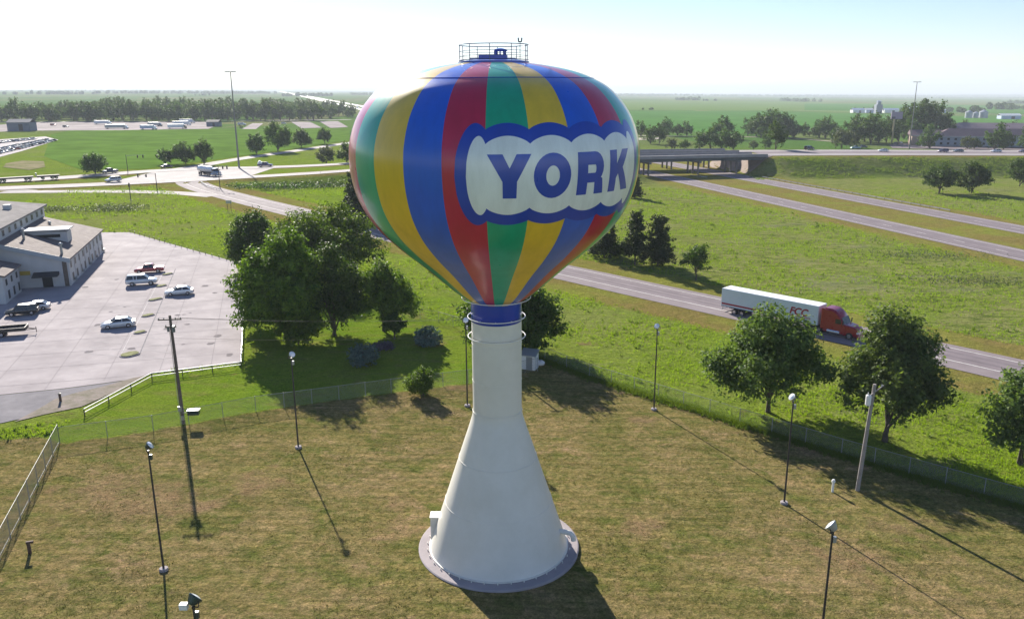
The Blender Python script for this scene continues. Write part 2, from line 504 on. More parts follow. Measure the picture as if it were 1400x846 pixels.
    c = mul(c, mix(rng(fine, 0.25, 0.75), (0.5, 0.52, 0.5), (1.42, 1.4, 1.35)))
    c = mul(c, mix(rng(noise(9, 4, 0.75), 0.28, 0.72), (0.55, 0.57, 0.55), (1.4, 1.38, 1.35)))
    c = mul(c, mix(rng(noise(0.8, 5, 0.75), 0.3, 0.7), (0.8, 0.84, 0.78), (1.18, 1.12, 1.14)))
    L(c, b.inputs['Base Color'])
    b.inputs['Roughness'].default_value = 0.9
    b.inputs['Specular IOR Level'].default_value = 0.0
    hgt = math2('ADD', math2('MULTIPLY', fine, 0.5), math2('MULTIPLY', mid, 1.0))
    amp = math2('ADD', 0.55, math2('MULTIPLY', math2('SUBTRACT', 1.0, math2('MAXIMUM', attr('lawn'), attr('park'))), 0.35))
    bp = N('ShaderNodeBump'); bp.inputs['Distance'].default_value = 0.55
    L(amp, bp.inputs['Strength']); L(hgt, bp.inputs['Height']); L(bp.outputs[0], b.inputs['Normal'])
    return m

MEAD_F = (0.215, 0.215, 0.13)
MEAD_A, MEAD_B, MEAD_C, MEAD_D, MEAD_E = (0.165, 0.245, 0.026), (0.205, 0.275, 0.036), (0.09, 0.15, 0.018), (0.27, 0.28, 0.065), (0.22, 0.23, 0.085)
VERGE_A, VERGE_B = (0.235, 0.18, 0.07), (0.19, 0.17, 0.05)
LAWN_A, LAWN_B, LAWN_C, LAWN_D = (0.172, 0.158, 0.06), (0.235, 0.185, 0.096), (0.115, 0.130, 0.038), (0.32, 0.225, 0.145)
PARK_A, PARK_B = (0.12, 0.20, 0.016), (0.165, 0.22, 0.028)
LAWN_E = (0.20, 0.16, 0.065)
DIRT_A, DIRT_B = (0.32, 0.215, 0.145), (0.2, 0.135, 0.075)
FIELD_A, FIELD_B, FIELD_C, FIELD_D = (0.07, 0.155, 0.035), (0.105, 0.185, 0.045), (0.155, 0.18, 0.07), (0.23, 0.205, 0.11)
ground.data.materials.append(ground_material())

# ------------------------------------------------------------------ sheets: roads, lots, fields
def strip_pts(pts, step=4.0):
    out = []; pts = [np.array(q[:2], float) for q in pts]
    for a, b in zip(pts[:-1], pts[1:]):
        n = max(1, int(np.linalg.norm(b - a) / step))
        for k in range(n): out.append(a + (b - a) * k / n)
    out.append(pts[-1]); return np.array(out)

def strip(name, pts, w0, w1, m, dz=0.05, zf=G, step=4.0, thick=0.0, kind='structure', parent=None):
    """a ribbon between offsets w0 and w1 (right positive) of a centre line, laid on the terrain"""
    C = strip_pts(pts, step)
    T = np.gradient(C, axis=0); T /= np.linalg.norm(T, axis=1)[:, None] + 1e-9
    Nn = np.stack([T[:, 1], -T[:, 0]], 1)
    offs = np.linspace(w0, w1, 3 if abs(w1 - w0) > 1 else 2)
    V = []; 
    for i in range(len(C)):
        for o in offs:
            x, y = C[i] + Nn[i] * o
            V.append((x, y, float(zf(x, y)) + dz))
    k = len(offs); Fq = []
    for i in range(len(C) - 1):
        for j in range(k - 1):
            a = i * k + j
            Fq.append((a, a + 1, a + k + 1, a + k))
    o = mesh_np(name, np.array(V), np.array(Fq), m, parent)
    if kind: tag(o, kind=kind)
    return o

def sheet(name, poly, m, dz=0.05, step=6.0, kind='structure', thick=0.0):
    """a flat polygon draped on the terrain"""
    bm = bmesh.new()
    f = bm.faces.new([bm.verts.new((x, y, 0)) for x, y in poly])
    xs = [q[0] for q in poly]; ys = [q[1] for q in poly]
    for ax, lo, hi in ((0, min(xs), max(xs)), (1, min(ys), max(ys))):
        q = math.ceil(lo / step) * step
        while q < hi:
            no = (1, 0, 0) if ax == 0 else (0, 1, 0); co = (q, 0, 0) if ax == 0 else (0, q, 0)
            bmesh.ops.bisect_plane(bm, geom=bm.verts[:] + bm.edges[:] + bm.faces[:], plane_co=co, plane_no=no)
            q += step
    for v in bm.verts: v.co.z = float(G(v.co.x, v.co.y)) + dz
    for f in bm.faces:
        if f.normal.z < 0: f.normal_flip()
    if thick > 0:
        r = bmesh.ops.extrude_face_region(bm, geom=bm.faces[:])
        for e in r['geom']:
            if isinstance(e, bmesh.types.BMVert): e.co.z += thick
    me = bpy.data.meshes.new(name); bm.normal_update(); bm.to_mesh(me); bm.free()
    me.materials.append(m)
    o = bpy.data.objects.new(name, me); COL.objects.link(o)
    if kind: tag(o, kind=kind)
    return o

M_CONC = mat('pale_concrete', (0.35, 0.315, 0.322), 0.85, var=0.16, vscale=0.22, bump=0.1, bscale=6, spec=0.06)
M_ROAD = mat('grey_road', (0.215, 0.182, 0.192), 0.85, var=0.14, vscale=0.25, bump=0.1, bscale=8, spec=0.1)
M_ROADP = mat('pale_road', (0.33, 0.30, 0.295), 0.85, var=0.10, vscale=0.2, spec=0.12)
M_ROADF = mat('sunlit_concrete_road', (0.55, 0.52, 0.51), 0.5, var=0.05, vscale=0.02, spec=0.5)  # far interstate only: sun glare on the road painted in as a paler colour
M_SHOULD = mat('road_shoulder', (0.235, 0.2, 0.205), 0.85, var=0.12, vscale=0.3, spec=0.1)
M_ASPH = mat('asphalt', (0.20, 0.19, 0.205), 0.9, var=0.15, vscale=0.6, bump=0.2, bscale=10, spec=.1)
M_GRAVEL = mat('gravel', (0.30, 0.25, 0.23), 0.95, var=0.3, spec=0.05, col2=(0.17, 0.16, 0.11), vscale=0.8, bump=0.5, bscale=5)
M_FADE = mat('faded_paint', (0.48, 0.45, 0.45), 0.9, var=0.2, vscale=1.0, spec=0.05)
M_PAINT = mat('road_paint', (0.60, 0.58, 0.55), 0.8, var=0.2, vscale=1.0, spec=0.1)
M_WHITE = mat('white_paint', (0.8, 0.8, 0.78), 0.4, var=0.04, vscale=0.5)
M_STEEL = mat('galvanised_steel', (0.42, 0.43, 0.44), 0.45, 0.7, var=0.1, vscale=2)
M_DSTEEL = mat('dark_steel', (0.05, 0.045, 0.045), 0.5, 0.3, var=0.2, vscale=2)
M_BLACK = mat('black_rubber', (0.015, 0.015, 0.016), 0.8, var=0.2, vscale=3)
M_GLASSD = mat('dark_glass', (0.02, 0.025, 0.03), 0.12, coat=0.2, spec=0.45)
M_PANE = mat('window_pane', (0.02, 0.024, 0.03), 0.35, spec=0.2)
M_CHROME = mat('bright_metal', (0.6, 0.6, 0.62), 0.25, 0.9)
M_WOOD = mat('weathered_wood', (0.13, 0.105, 0.09), 0.85, var=0.25, vscale=4, bump=0.3, bscale=15)
M_BARK = mat('bark', (0.09, 0.07, 0.055), 0.9, var=0.3, vscale=3, bump=0.5, bscale=12)

# ramp beside the tower
R2 = [tuple(q) for q in RAMP]
strip('ramp_road', R2, -5.2, 5.2, M_ROAD, 0.05)
strip('ramp_shoulder', R2, -5.5, -2.35, M_SHOULD, 0.056)
strip('ramp_shoulder', R2, 3.95, 5.5, M_SHOULD, 0.056)
strip('ramp_edge_line', R2, -2.2, -1.98, M_PAINT, 0.062)
strip('ramp_edge_line', R2, 3.7, 3.9, M_PAINT, 0.062)
M_WEAR = mat('worn_lane', (0.17, 0.145, 0.155), 0.8, var=0.18, vscale=0.4, spec=0.1)
M_WEARI = mat('worn_lane_pale', (0.182, 0.155, 0.165), 0.8, var=0.15, vscale=0.2, spec=0.1)
for o in (-0.1, 1.8): strip('ramp_wheel_track', R2, o - .32, o + .32, M_WEAR, 0.054)
# interstate carriageways
def iline2(off, s0, s1): return [tuple(I_C + I_D * s + IPERP * off) for s in (s0, s1)]
for off, sg in ((-15.2, -1), (15.2, 1)):
    for (a, b, st) in ((-340, 400, 6), (400, 15000, 200)):
        pts = iline2(off, a, b)
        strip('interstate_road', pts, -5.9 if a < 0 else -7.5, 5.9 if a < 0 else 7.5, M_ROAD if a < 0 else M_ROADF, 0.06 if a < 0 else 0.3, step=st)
        if a < 0:
            for e in (-3.3, -1.5, 1.0, 2.8): strip('interstate_wheel_track', pts, e - .35, e + .35, M_WEARI, 0.063, step=st)
            for e in (-5.9, 4.5): strip('interstate_shoulder', pts, e, e + 1.4, M_SHOULD, 0.066, step=st)
            for e in (-4.4, 4.3): strip('interstate_edge_line', pts, e, e + 0.2, M_PAINT, 0.072, step=st)
dash = MB()
for off in (-15.2, 15.2):
    s = -300
    while s < 300:
        vs = []
        for ds, o in ((0, -0.1), (3.2, -0.1), (3.2, 0.1), (0, 0.1)):
            q = I_C + I_D * (s + ds) + IPERP * (off + o); vs.append((q[0], q[1], float(G(*q)) + 0.072))
        dash.add(vs, [(0, 1, 2, 3)]); s += 12.2
tag(dash.build('lane_dashes', M_PAINT), kind='structure')
# crossroad
dzf = lambda x, y: deck_z(x)
strip('crossroad_near', [tuple(q) for q in Bc], -5.6, 5.6, M_ROADP, 0.05, zf=dzf)
strip('crossroad_far', [tuple(q) for q in Ac], -5.6, 5.6, M_ROADP, 0.05, zf=dzf)
for C in (Bc, Ac):
    pp = [tuple(q) for q in C if -400 < q[0] < 420]
    for e in (-3.9, 3.75): strip('crossroad_edge_line', pp, e, e + 0.18, M_PAINT, 0.058, zf=dzf)
pp = [tuple(q) for q in Bc if -420 <= q[0] < -90]
# junction paving between the two carriageways
jx = np.linspace(-148, -103, 10)
sheet('junction', [(x, float(yB(x)) + 4) for x in jx] + [(x, float(yA(x)) - 4) for x in jx[::-1]], M_ROADP, 0.058)
strip('frontage_road', crom([(-420, 142), (-250, 234), (-171.7, 270.5), (-148, 274.5), (-128.5, 275.5), (-112.5, 273), (-97, 266)], 6), -3.6, 3.6, M_ROADP, 0.064)
strip('far_ramp_road', crom([P2(225, 234), P2(262, 229), P2(300, 222), P2(350, 214), P2(400, 207), P2(475, 196), P2(560, 186)], 8), -4.0, 4.0, M_ROADP, 0.07)

# paved median of the crossroad at right
mx_ = np.linspace(112, 420, 40)
sheet('median_paving', [(x, float(yB(x)) + 5.4) for x in mx_] + [(x, float(yA(x)) - 5.4) for x in mx_[::-1]], M_ROAD, 0.13, step=8.0)
# motel lot
LOT = [P2(-60, 545), P2(0, 540), P2(90, 531), P2(180, 519), P2(208, 511), P2(330, 496), P2(333, 430), P2(334, 392), P2(320, 358), P2(178, 318), P2(60, 318), P2(-60, 330)]
sheet('parking_lot', LOT, M_CONC, 0.06, step=3.0)
sheet('asphalt_drive', [P2(-60, 588), P2(0, 579), P2(40, 570), P2(112, 555), P2(150, 540), P2(205, 512), P2(180, 519.5), P2(90, 531.5), P2(0, 540.5), P2(-60, 545.5)], M_ASPH, 0.05, step=3.0)
sheet('gravel_edge', [P2(*q) for q in ((20, 577), (60, 567), (112, 556), (165, 533), (203, 513), (182, 517), (140, 529), (105, 537), (75, 546), (55, 558))], M_GRAVEL, 0.064, step=3.0)
# parking stalls
ln = MB()
def line(a, b, w=0.11, dz=0.072):
    a, b = np.array(a[:2]), np.array(b[:2]); u = (b - a) / np.linalg.norm(b - a); n = np.array([-u[1], u[0]]) * w / 2
    k = max(1, int(np.linalg.norm(b - a) / 3)); 
    for i in range(k):
        p, q = a + (b - a) * i / k, a + (b - a) * (i + 1) / k
        ln.add([(*(e), float(G(*e)) + dz) for e in (p - n, q - n, q + n, p + n)], [(0, 1, 2, 3)])
isl = [((165, 489), (190, 482)), ((183, 457), (200, 453)), ((194, 434), (211, 430)), ((203, 412), (222, 408)), ((213, 393), (228, 390)), ((222, 377), (236, 374))]
line(P(164, 488), P(224, 372), 0.12)
for (a, b) in isl:
    pass
for i in range(15):
    t = i / 14
    l0 = P(164 + (224 - 164) * t, 488 + (372 - 488) * t); r0 = P(190 + 50 * t, 487 - 119 * t)
    u = np.array([-0.96, 0.26]); line(l0, l0[:2] + u * 5.2); line(r0, r0[:2] - u * 5.2)
tag(ln.build('stall_lines', M_FADE), kind='structure')
ln = MB(); line(P(190, 487), P(240, 368), 0.16); tag(ln.build('lot_joint', M_ASPH), kind='structure')
# slab joints and stains in the lot
jn = MB(); ua = np.array(P(224, 372)[:2]) - np.array(P(164, 488)[:2]); ua /= np.linalg.norm(ua); ub_ = np.array([-ua[1], ua[0]]); o_ = np.array(P(190, 430)[:2])
ln = jn
for d1, d2, rr_ in ((ua, ub_, np.arange(-42, 43, 6.0)), (ub_, ua, np.arange(-42, 60, 6.0))):
    for off in rr_:
        run = None
        for s in np.arange(-70, 71, 1.5):
            q = o_ + d2 * off + d1 * s; ins = bool(inpoly(LOT, q[0], q[1]))
            if ins and run is None: run = q
            if (not ins or s > 69) and run is not None:
                if np.linalg.norm(q - run) > 4: line(run, q - d1 * 1.6, 0.07, 0.068)
                run = None
tag(jn.build('slab_joints', mat('joint_seal', (0.295, 0.268, 0.272), .9, spec=0.0)), kind='structure')
st_ = MB(); rs = random.Random(4)
for i in range(26):
    c = np.array(P(rs.uniform(110, 320), rs.uniform(370, 490))[:2])
    if not inpoly(LOT, c[0], c[1]): continue
    r = rs.uniform(.25, .8); k = 12
    st_.add([(c[0] + r * rs.uniform(.6, 1.2) * math.cos(6.283 * j / k), c[1] + r * rs.uniform(.6, 1.2) * math.sin(6.283 * j / k), float(G(*c)) + .066) for j in range(k)], [tuple(range(k))])
tag(st_.build('oil_stains', mat('oil_stain', (0.23, 0.21, 0.213), .95, spec=0.0)), kind='structure')
# fields and yards in the middle distance
M_CROP = mat('green_crop', (0.075, 0.18, 0.038), 0.9, var=0.15, vscale=0.012, spec=0.0)
M_CROP2 = mat('yellow_green_crop', (0.125, 0.20, 0.05), 0.9, var=0.12, vscale=0.015, spec=0.0)
M_YARD = mat('yard_paving', (0.21, 0.175, 0.18), 0.9, var=0.25, vscale=0.03, spec=0.05)
M_FIELDG = mat('pasture', (0.10, 0.18, 0.028), 0.9, var=0.25, vscale=0.05, bump=0.3, bscale=0.6, spec=0.0)
def pxpoly(*q): return [P2(*a) for a in q]
sheet('crop_field', pxpoly((840, 176), (1000, 183), (1180, 178), (1400, 182), (1500, 182), (1500, 160), (1250, 158), (1050, 152), (840, 152)), M_CROP, 0.10, step=200)
sheet('crop_field', pxpoly((830, 150.5), (1060, 151.5), (1240, 156), (1240, 143), (1000, 138), (830, 138)), M_CROP2, 0.10, step=400)
sheet('crop_field', pxpoly((1100, 151), (1500, 157), (1500, 146), (1250, 143), (1100, 142)), M_CROP, 0.14, step=400)
sheet('pasture', pxpoly((60, 214), (110, 232), (200, 231), (290, 219), (400, 204), (478, 192), (478, 176), (300, 177), (100, 178), (70, 184)), M_FIELDG, 0.10, step=20)
sheet('truck_yard', pxpoly((-40, 182), (40, 179), (160, 178.5), (285, 176.5), (300, 171), (300, 167), (150, 167), (40, 167), (-40, 175)), M_YARD, 0.12, step=60)
sheet('yard_strip', pxpoly((330, 177), (350, 177), (360, 169), (345, 169)), M_YARD, 0.16, step=60)
sheet('yard_strip', pxpoly((412, 176), (440, 175), (424, 167), (398, 167)), M_YARD, 0.16, step=60)
sheet('yard_strip', pxpoly((452, 175.5), (476, 174), (462, 166), (436, 166)), M_YARD, 0.16, step=60)
strip('yard_road', [P2(-20, 167.5), P2(150, 166.6), P2(300, 165.8), P2(480, 164)], -5, 5, M_ROADP, 0.2, step=60)
sheet('dealer_lot', pxpoly((-40, 222), (0, 215), (30, 207), (80, 191.5), (62, 187), (0, 191), (-40, 195)), M_CONC, 0.12, step=30)
sheet('dirt_patch', pxpoly((4, 229), (40, 233), (62, 229), (60, 221), (30, 220), (8, 224)), mat('bare_dirt', (0.34, 0.28, 0.19), 0.9, var=0.5, vscale=0.15, spec=0, col2=(0.14, 0.16, 0.05)), 0.14, step=10)
strip('field_road', [P2(870, 186), P2(1000, 187), P2(1080, 189), P2(1140, 194)], -3, 3, mat('field_track', (0.3, 0.26, 0.19), 0.9, var=0.1, vscale=0.05), 0.2, step=30)
strip('farm_road', [P2(1085, 151), P2(1150, 152.5), P2(1260, 153.5), P2(1500, 161)], -6, 6, MATS['field_track'], 0.25, step=100)
sheet('hotel_lot', pxpoly((1220, 203), (1320, 205), (1440, 207), (1500, 207), (1500, 195), (1250, 196), (1215, 198)), M_YARD, 0.15, step=20)
sheet('service_drive', pxpoly((840, 193), (905, 191), (905, 188), (840, 190)), MATS['field_track'], 0.2, step=40)
# ------------------------------------------------------------------ the balloon water tower
TB = P(682, 745); TX, TY, TZ = TB
tower = thing('water_tower', 'tall water tower painted as a striped hot air balloon reading YORK', 'water tower', TB)
SC = 1.012
PROF = crom([(1.8, 19.6), (2.6*SC, 20.15), (5.0*SC, 22.3), (6.75*SC, 23.8), (8.1*SC, 25.2), (9.03*SC, 26.7), (9.5*SC, 28.25), (9.64*SC, 29.8), (9.5*SC, 31.0), (8.87*SC, 32.6), (7.6*SC, 34.1), (6.3*SC, 34.85), (4.95*SC, 35.3), (2.4, 35.75), (0.02, 35.9)], 11)
def tank_r(z):
    return float(np.interp(z, PROF[:, 1], PROF[:, 0]))
def paint(name, c, var=0.10):
    return mat(name, c, 0.30, var=var, vscale=1.2, stretch=(1, 1, .18), coat=0.5, spec=0.5, bump=0.015, bscale=0.8, crough=.16)
T_RED = paint('balloon_red', (0.46, 0.012, 0.055)); T_GRN = paint('balloon_green', (0.0, 0.34, 0.19))
T_YEL = paint('balloon_yellow', (0.72, 0.47, 0.025)); T_BLU = paint('balloon_blue', (0.004, 0.10, 0.60))
T_NAVY = paint('balloon_navy', (0.004, 0.045, 0.40)); T_CLOUD = paint('logo_pale', (0.74, 0.77, 0.77))
T_STEM = mat('tower_cream', (0.80, 0.77, 0.70), 0.4, var=0.05, vscale=0.35, spec=0.45, bump=0.02, bscale=1.0, col2=(0.71, 0.68, 0.60))
n = 144; mb = MB(); vs = []; fs = []; mis = []
for r, z in PROF:
    for k in range(n):
        a = math.radians(-2 + 2.5 * k); vs.append((r * math.sin(a), -r * math.cos(a), z))
for i in range(len(PROF) - 1):
    for k in range(n):
        a, b = i * n + k, i * n + (k + 1) % n
        mb.f.append((a, b, b + n, a + n)); mb.mi.append((k // 6) % 4)
mb.v = vs
tank = mb.build('balloon_tank', [T_GRN, T_YEL, T_BLU, T_RED], tower, smooth=True)

def curved(name, loops, m, off, parent, label=None, thick=None):
    """a flat outline in (degrees, height) wrapped on the tank"""
    bm = bmesh.new()
    for lp in loops:
        bm.faces.new([bm.verts.new((a, z, 0)) for a, z in lp])
    for ax, q0, q1, st in ((0, -22, 78, 2.5), (1, 26, 33, 0.2)):
        q = q0
        while q < q1:
            bmesh.ops.bisect_plane(bm, geom=bm.verts[:] + bm.edges[:] + bm.faces[:], plane_co=(q, 0, 0) if ax == 0 else (0, q, 0), plane_no=(1, 0, 0) if ax == 0 else (0, 1, 0))
            q += st
    for v in bm.verts:
        a, z = math.radians(v.co.x), v.co.y; r = tank_r(z) + off
        v.co = (r * math.sin(a), -r * math.cos(a), z)
    bmesh.ops.remove_doubles(bm, verts=bm.verts, dist=.002)
    bmesh.ops.recalc_face_normals(bm, faces=bm.faces)
    for f in bm.faces:
        f.smooth = True
        c = f.calc_center_median()
        if f.normal.dot(Vector((c.x, c.y, 0))) < 0: f.normal_flip()
    me = bpy.data.meshes.new(name); bm.to_mesh(me); bm.free(); me.materials.append(m)
    o = bpy.data.objects.new(name, me); COL.objects.link(o); o.parent = parent
    if label: o['label'] = label
    return o

def cloud(l, r, dips, zt, pt, zb, pb, lbump, rbump):
    """scalloped outline: columns between a top and a bottom curve, as quads"""
    top, bot = [], []
    for (a0, a1) in zip(dips[:-1], dips[1:]):
        for k in range(14):
            t = k / 14; b = math.sin(math.pi * t) ** 0.75
            top.append((a0 + (a1 - a0) * t, zt + (pt - zt) * b)); bot.append((a0 + (a1 - a0) * t, zb + (pb - zb) * b))
    top.append((dips[-1], zt)); bot.append((dips[-1], zb))
    zm = (zt + zb) / 2
    def end(a_in, a_out, zd, zp):
        o = []
        for k in range(1, 25):
            t = k / 24
            z = zd + (zp - zd) * math.sin(math.pi / 2 * t / .33) ** .8 if t < .33 else zm + (zp - zm) * math.sqrt(max(0, 1 - ((t - .33) / .67) ** 2))
            o.append((a_in + (a_out - a_in) * t, z))
        return o
    tl, bl = end(dips[0], l, zt, pt), end(dips[0], l, zb, pb)
    tr, br = end(dips[-1], r, zt, pt), end(dips[-1], r, zb, pb)
    T = tl[::-1] + top + tr; B_ = bl[::-1] + bot + br
    out = []
    for i in range(len(T) - 1):
        q = [B_[i], B_[i + 1], T[i + 1], T[i]]
        if abs(q[0][1] - q[3][1]) < 1e-3: q = q[:3]
        elif abs(q[1][1] - q[2][1]) < 1e-3: q = [q[0], q[1], q[3]]
        out.append(q)
    return out
dp = [-2, 13.2, 28.5, 43.8, 59]
curved('logo_border', cloud(-12.6, 69.6, dp, 31.88, 32.25, 26.70, 26.42, 0, 0), T_NAVY, 0.012, tower)
curved('logo_cloud', cloud(-8.6, 65.6, dp, 31.10, 31.55, 27.46, 27.06, 0, 0), T_CLOUD, 0.024, tower)
ZT, ZB = 30.54, 28.04
curved('letter', [[(-1.5, ZT), (3.7, ZT), (6.0, 29.75), (8.4, ZT), (13.4, ZT), (8.5, 29.0), (8.4, ZB), (3.7, ZB), (3.6, 29.0)]], T_NAVY, 0.036, tower, 'navy letter Y')
ol = []
for k in range(32):
    a0, a1 = 2 * math.pi * k / 32, 2 * math.pi * (k + 1) / 32
    f = lambda a, rx, rz: (21.1 + rx * math.cos(a), 29.28 + rz * math.sin(a))
    ol.append([f(a0, 6.9, 1.30), f(a1, 6.9, 1.30), f(a1, 2.5, 0.58), f(a0, 2.5, 0.58)])
curved('letter', ol, T_NAVY, 0.036, tower, 'navy letter O')
rl = [[(30.7, ZB), (35.1, ZB), (35.1, ZT), (30.7, ZT)], [(35.1, 29.78), (38.4, 29.78), (38.4, ZT), (35.1, ZT)], [(35.1, 28.74), (38.4, 28.74), (38.4, 29.3), (35.1, 29.3)]]
for k in range(10):
    a0, a1 = math.pi * (-.5 + k / 10), math.pi * (-.5 + (k + 1) / 10)
    zc, zo, zi = 29.6, 0.94, 0.24
    ro, ri = 4.3, 0.5
    g = lambda a, rx, rz, c: (38.4 + rx * math.cos(a), c + rz * math.sin(a))
    rl.append([g(a0, ro, .90, 29.64), g(a1, ro, .90, 29.64), g(a1, ri, .24, 29.54), g(a0, ri, .24, 29.54)])
rl.append([(38.7, ZB), (43.2, ZB), (42.2, 28.95), (40.8, 29.05), (38.4, 28.74)])
curved('letter', rl, T_NAVY, 0.036, tower, 'navy letter R')
curved('letter', [[(46.2, ZB), (50.4, ZB), (50.2, 28.85), (51.3, 29.1), (55.0, ZB), (60.2, ZB), (54.4, 29.45), (58.8, ZT), (54.0, ZT), (50.2, 29.7), (50.3, ZT), (46.1, ZT)]], T_NAVY, 0.036, tower, 'navy letter K')
# neck, stem, base
MB().lathe([(1.80, 18.15), (1.815, 18.17), (1.81, 19.62)], 64).build('neck_band', T_NAVY, tower, smooth=True)
stem = crom([(5.28, 0.28), (4.42, 2.95), (3.51, 5.75), (2.62, 8.5), (2.02, 10.35), (1.84, 11.05), (1.8, 11.9), (1.8, 14), (1.8, 18.15)], 8)
MB().lathe([(5.36, 0.16), (5.36, 0.27)] + [tuple(q) for q in stem], 72).build('stem', T_STEM, tower, smooth=True)
for z, r in ((16.5, 1.80), (13.7, 1.80), (11.3, 1.83), (7.6, 2.92), (4.1, 4.05)): MB().torus((0, 0, z), r, 0.02, 64, 6).build('weld_seam', T_STEM, tower, smooth=True)
pad = MB().lathe([(0, 0.17), (6.1, 0.17), (6.18, 0.12), (6.18, -0.5)], 72).build('foundation_pad', M_CONC, tower, smooth=30)
for k in range(36):
    a = 2 * math.pi * k / 36; MB().tube([(5.5 * math.cos(a), 5.5 * math.sin(a), .165), (5.5 * math.cos(a), 5.5 * math.sin(a), .32)], .042, 6).build('anchor_bolt', T_STEM, tower)
for z, R_, rr in ((18.45, 2.06, .035), (17.0, 2.06, .035), (19.85, 2.45, .03)):
    ring = MB().torus((0, 0, z), R_, rr, 64, 6)
    for k in range(10):
        a = 2 * math.pi * k / 10 + .3; ring.tube([(1.78 * math.cos(a), 1.78 * math.sin(a), z), (R_ * math.cos(a), R_ * math.sin(a), z)], .02, 5)
    ring.build('painter_ring', M_WHITE, tower, smooth=True)
MB().torus((0, 0, 34.75), 6.52 * SC, .03, 96, 6).build('tank_band', T_NAVY, tower, smooth=True)
# crown railing
ra = MB()
for z, rr in ((36.9, .03), (36.5, .018), (36.2, .018), (35.95, .03)): ra.torus((0, 0, z), 2.28, rr, 56, 6)
for k in range(10):
    a = 2 * math.pi * (k + .35) / 10; ra.tube([(2.28 * math.cos(a), 2.28 * math.sin(a), 35.6), (2.28 * math.cos(a), 2.28 * math.sin(a), 36.9)], .025, 6)
ra.build('railing', mat('dark_blue_steel', (0.03, 0.06, 0.14), 0.4, 0.3), tower, smooth=True)
MB().lathe([(2.36, 35.66), (2.36, 35.86), (1.5, 35.98), (0, 36.0)], 48).build('crown_platform', T_NAVY, tower, smooth=30)
hb = MB().box((-.25, .1, 36.13), (1.5, 1.1, .34)).box((-1.25, .2, 36.0), (.7, .8, .16)).box((1.15, .1, 36.0), (.6, .8, .14))
hb.build('roof_hatch', T_NAVY, tower, bevel=.03)
vm = MB()
for k in range(8):
    a = 2 * math.pi * k / 8; vm.box((.42 + .36 * math.cos(a), .1 + .36 * math.sin(a), 36.38), (.09, .09, .3), a)
vm.lathe([(.5, 36.52), (.44, 36.62), (.15, 36.70), (0, 36.71)], 20, (.42, .1, 0)); vm.lathe([(.5, 35.9), (.5, 36.26), (0, 36.26)], 20, (.42, .1, 0))
vm.build('roof_vent', T_NAVY, tower, smooth=30)
an = MB().tube([(1.75, 1.3, 35.9), (1.75, 1.3, 37.15)], .02, 6).box((1.75, 1.3, 37.17), (.26, .1, .07)).tube([(1.65, 1.3, 37.2), (1.63, 1.3, 37.42)], .045, 8).tube([(1.85, 1.3, 37.2), (1.87, 1.3, 37.42)], .045, 8)
an.build('obstruction_light', M_DSTEEL, tower)
# door hood and overflow pipe
hood = MB().box((-4.6, .5, 1.25), (1.3, .9, 2.2)).box((-4.6, .5, 2.38), (1.4, 1.0, .07))
hood.build('door_hood', T_STEM, tower, bevel=.02)
ov = MB().tube([(4.2, -.9, 1.75), (5.0, -1.1, 1.78), (5.45, -1.2, 1.72), (5.65, -1.25, 1.45), (5.68, -1.26, 1.15)], .2, 12)
ov.build('overflow_pipe', T_STEM, tower, smooth=True)

# ------------------------------------------------------------------ floodlight poles
M_LENS = mat('floodlight_glass', (0.75, 0.8, 0.85), 0.08, spec=0.8, coat=1.0)
M_TEAL = mat('floodlight_housing', (0.03, 0.06, 0.065), 0.35, 0.4, coat=0.3)
M_GREYH = mat('grey_housing', (0.35, 0.37, 0.38), 0.35, 0.4, coat=0.3)
aim = Vector((TX, TY, 29.0))
def floodlight(base, top_z, label, housing, size=0.29):
    t = thing('floodlight_pole', label, 'floodlight', base, 0, 'floodlights standing round the water tower')
    h = top_z
    MB().lathe([(.32, -.1), (.32, .16), (.28, .2), (0, .2)], 16).build('footing', M_CONC, t, smooth=30)
    MB().tube([(0, 0, .1), (0, 0, h - .35)], [.085, .06], 10).build('pole', M_DSTEEL, t, smooth=True)
    d = (aim - Vector(base) - Vector((0, 0, h))).normalized()
    q = d.to_track_quat('Z', 'Y')
    side = q @ Vector((1, 0, 0))
    hc = Vector((0, 0, h)) + d * 0.12
    br = MB().tube([(0, 0, h - .4), (0, 0, h - .25)], .09, 8)
    for s_ in (-1, 1):
        br.tube([(0, 0, h - .3), tuple(Vector((0, 0, h - .18)) + side * (size + .05) * s_), tuple(hc + side * (size + .03) * s_)], .03, 6)
    br.build('bracket', M_DSTEEL, t)
    hd = MB().lathe([(0, -size * .9), (size * .45, -size * .85), (size * .75, -size * .4), (size, .05), (size * 1.06, .08), (size * 1.06, .14), (size * .96, .14)], 24)
    hd.v = [tuple(hc + q @ Vector(v)) for v in hd.v]
    o = hd.build('lamp_housing', housing, t, smooth=35)
    ls = MB().lathe([(size * .96, .13), (size * .6, .19), (0, .22)], 24); ls.v = [tuple(hc + q @ Vector(v)) for v in ls.v]
    ls.build('lens', M_LENS, t, smooth=True)
    bx = MB().box((0.14, -.02, h - .75), (.2, .18, .38)); bx.build('ballast_box', housing, t, bevel=.01)
    return t
floodlight(P(224, 779), 9.75, 'dark floodlight on a slim pole left of the leaning utility pole, nearest lawn at left', M_TEAL)
floodlight(P(408, 612), 9.55, 'floodlight with white lens on slim pole between the big trees shadow and the tower', M_GREYH)
floodlight(P(639, 555), 9.9, 'floodlight pole rising right beside the left side of the tower stem', M_GREYH)
floodlight(P(894, 560), 9.6, 'floodlight pole near the wire fence halfway between tower and red truck', M_GREYH)
floodlight(P(1072, 688), 9.65, 'floodlight pole with bright round head standing left of the short white post', M_GREYH)
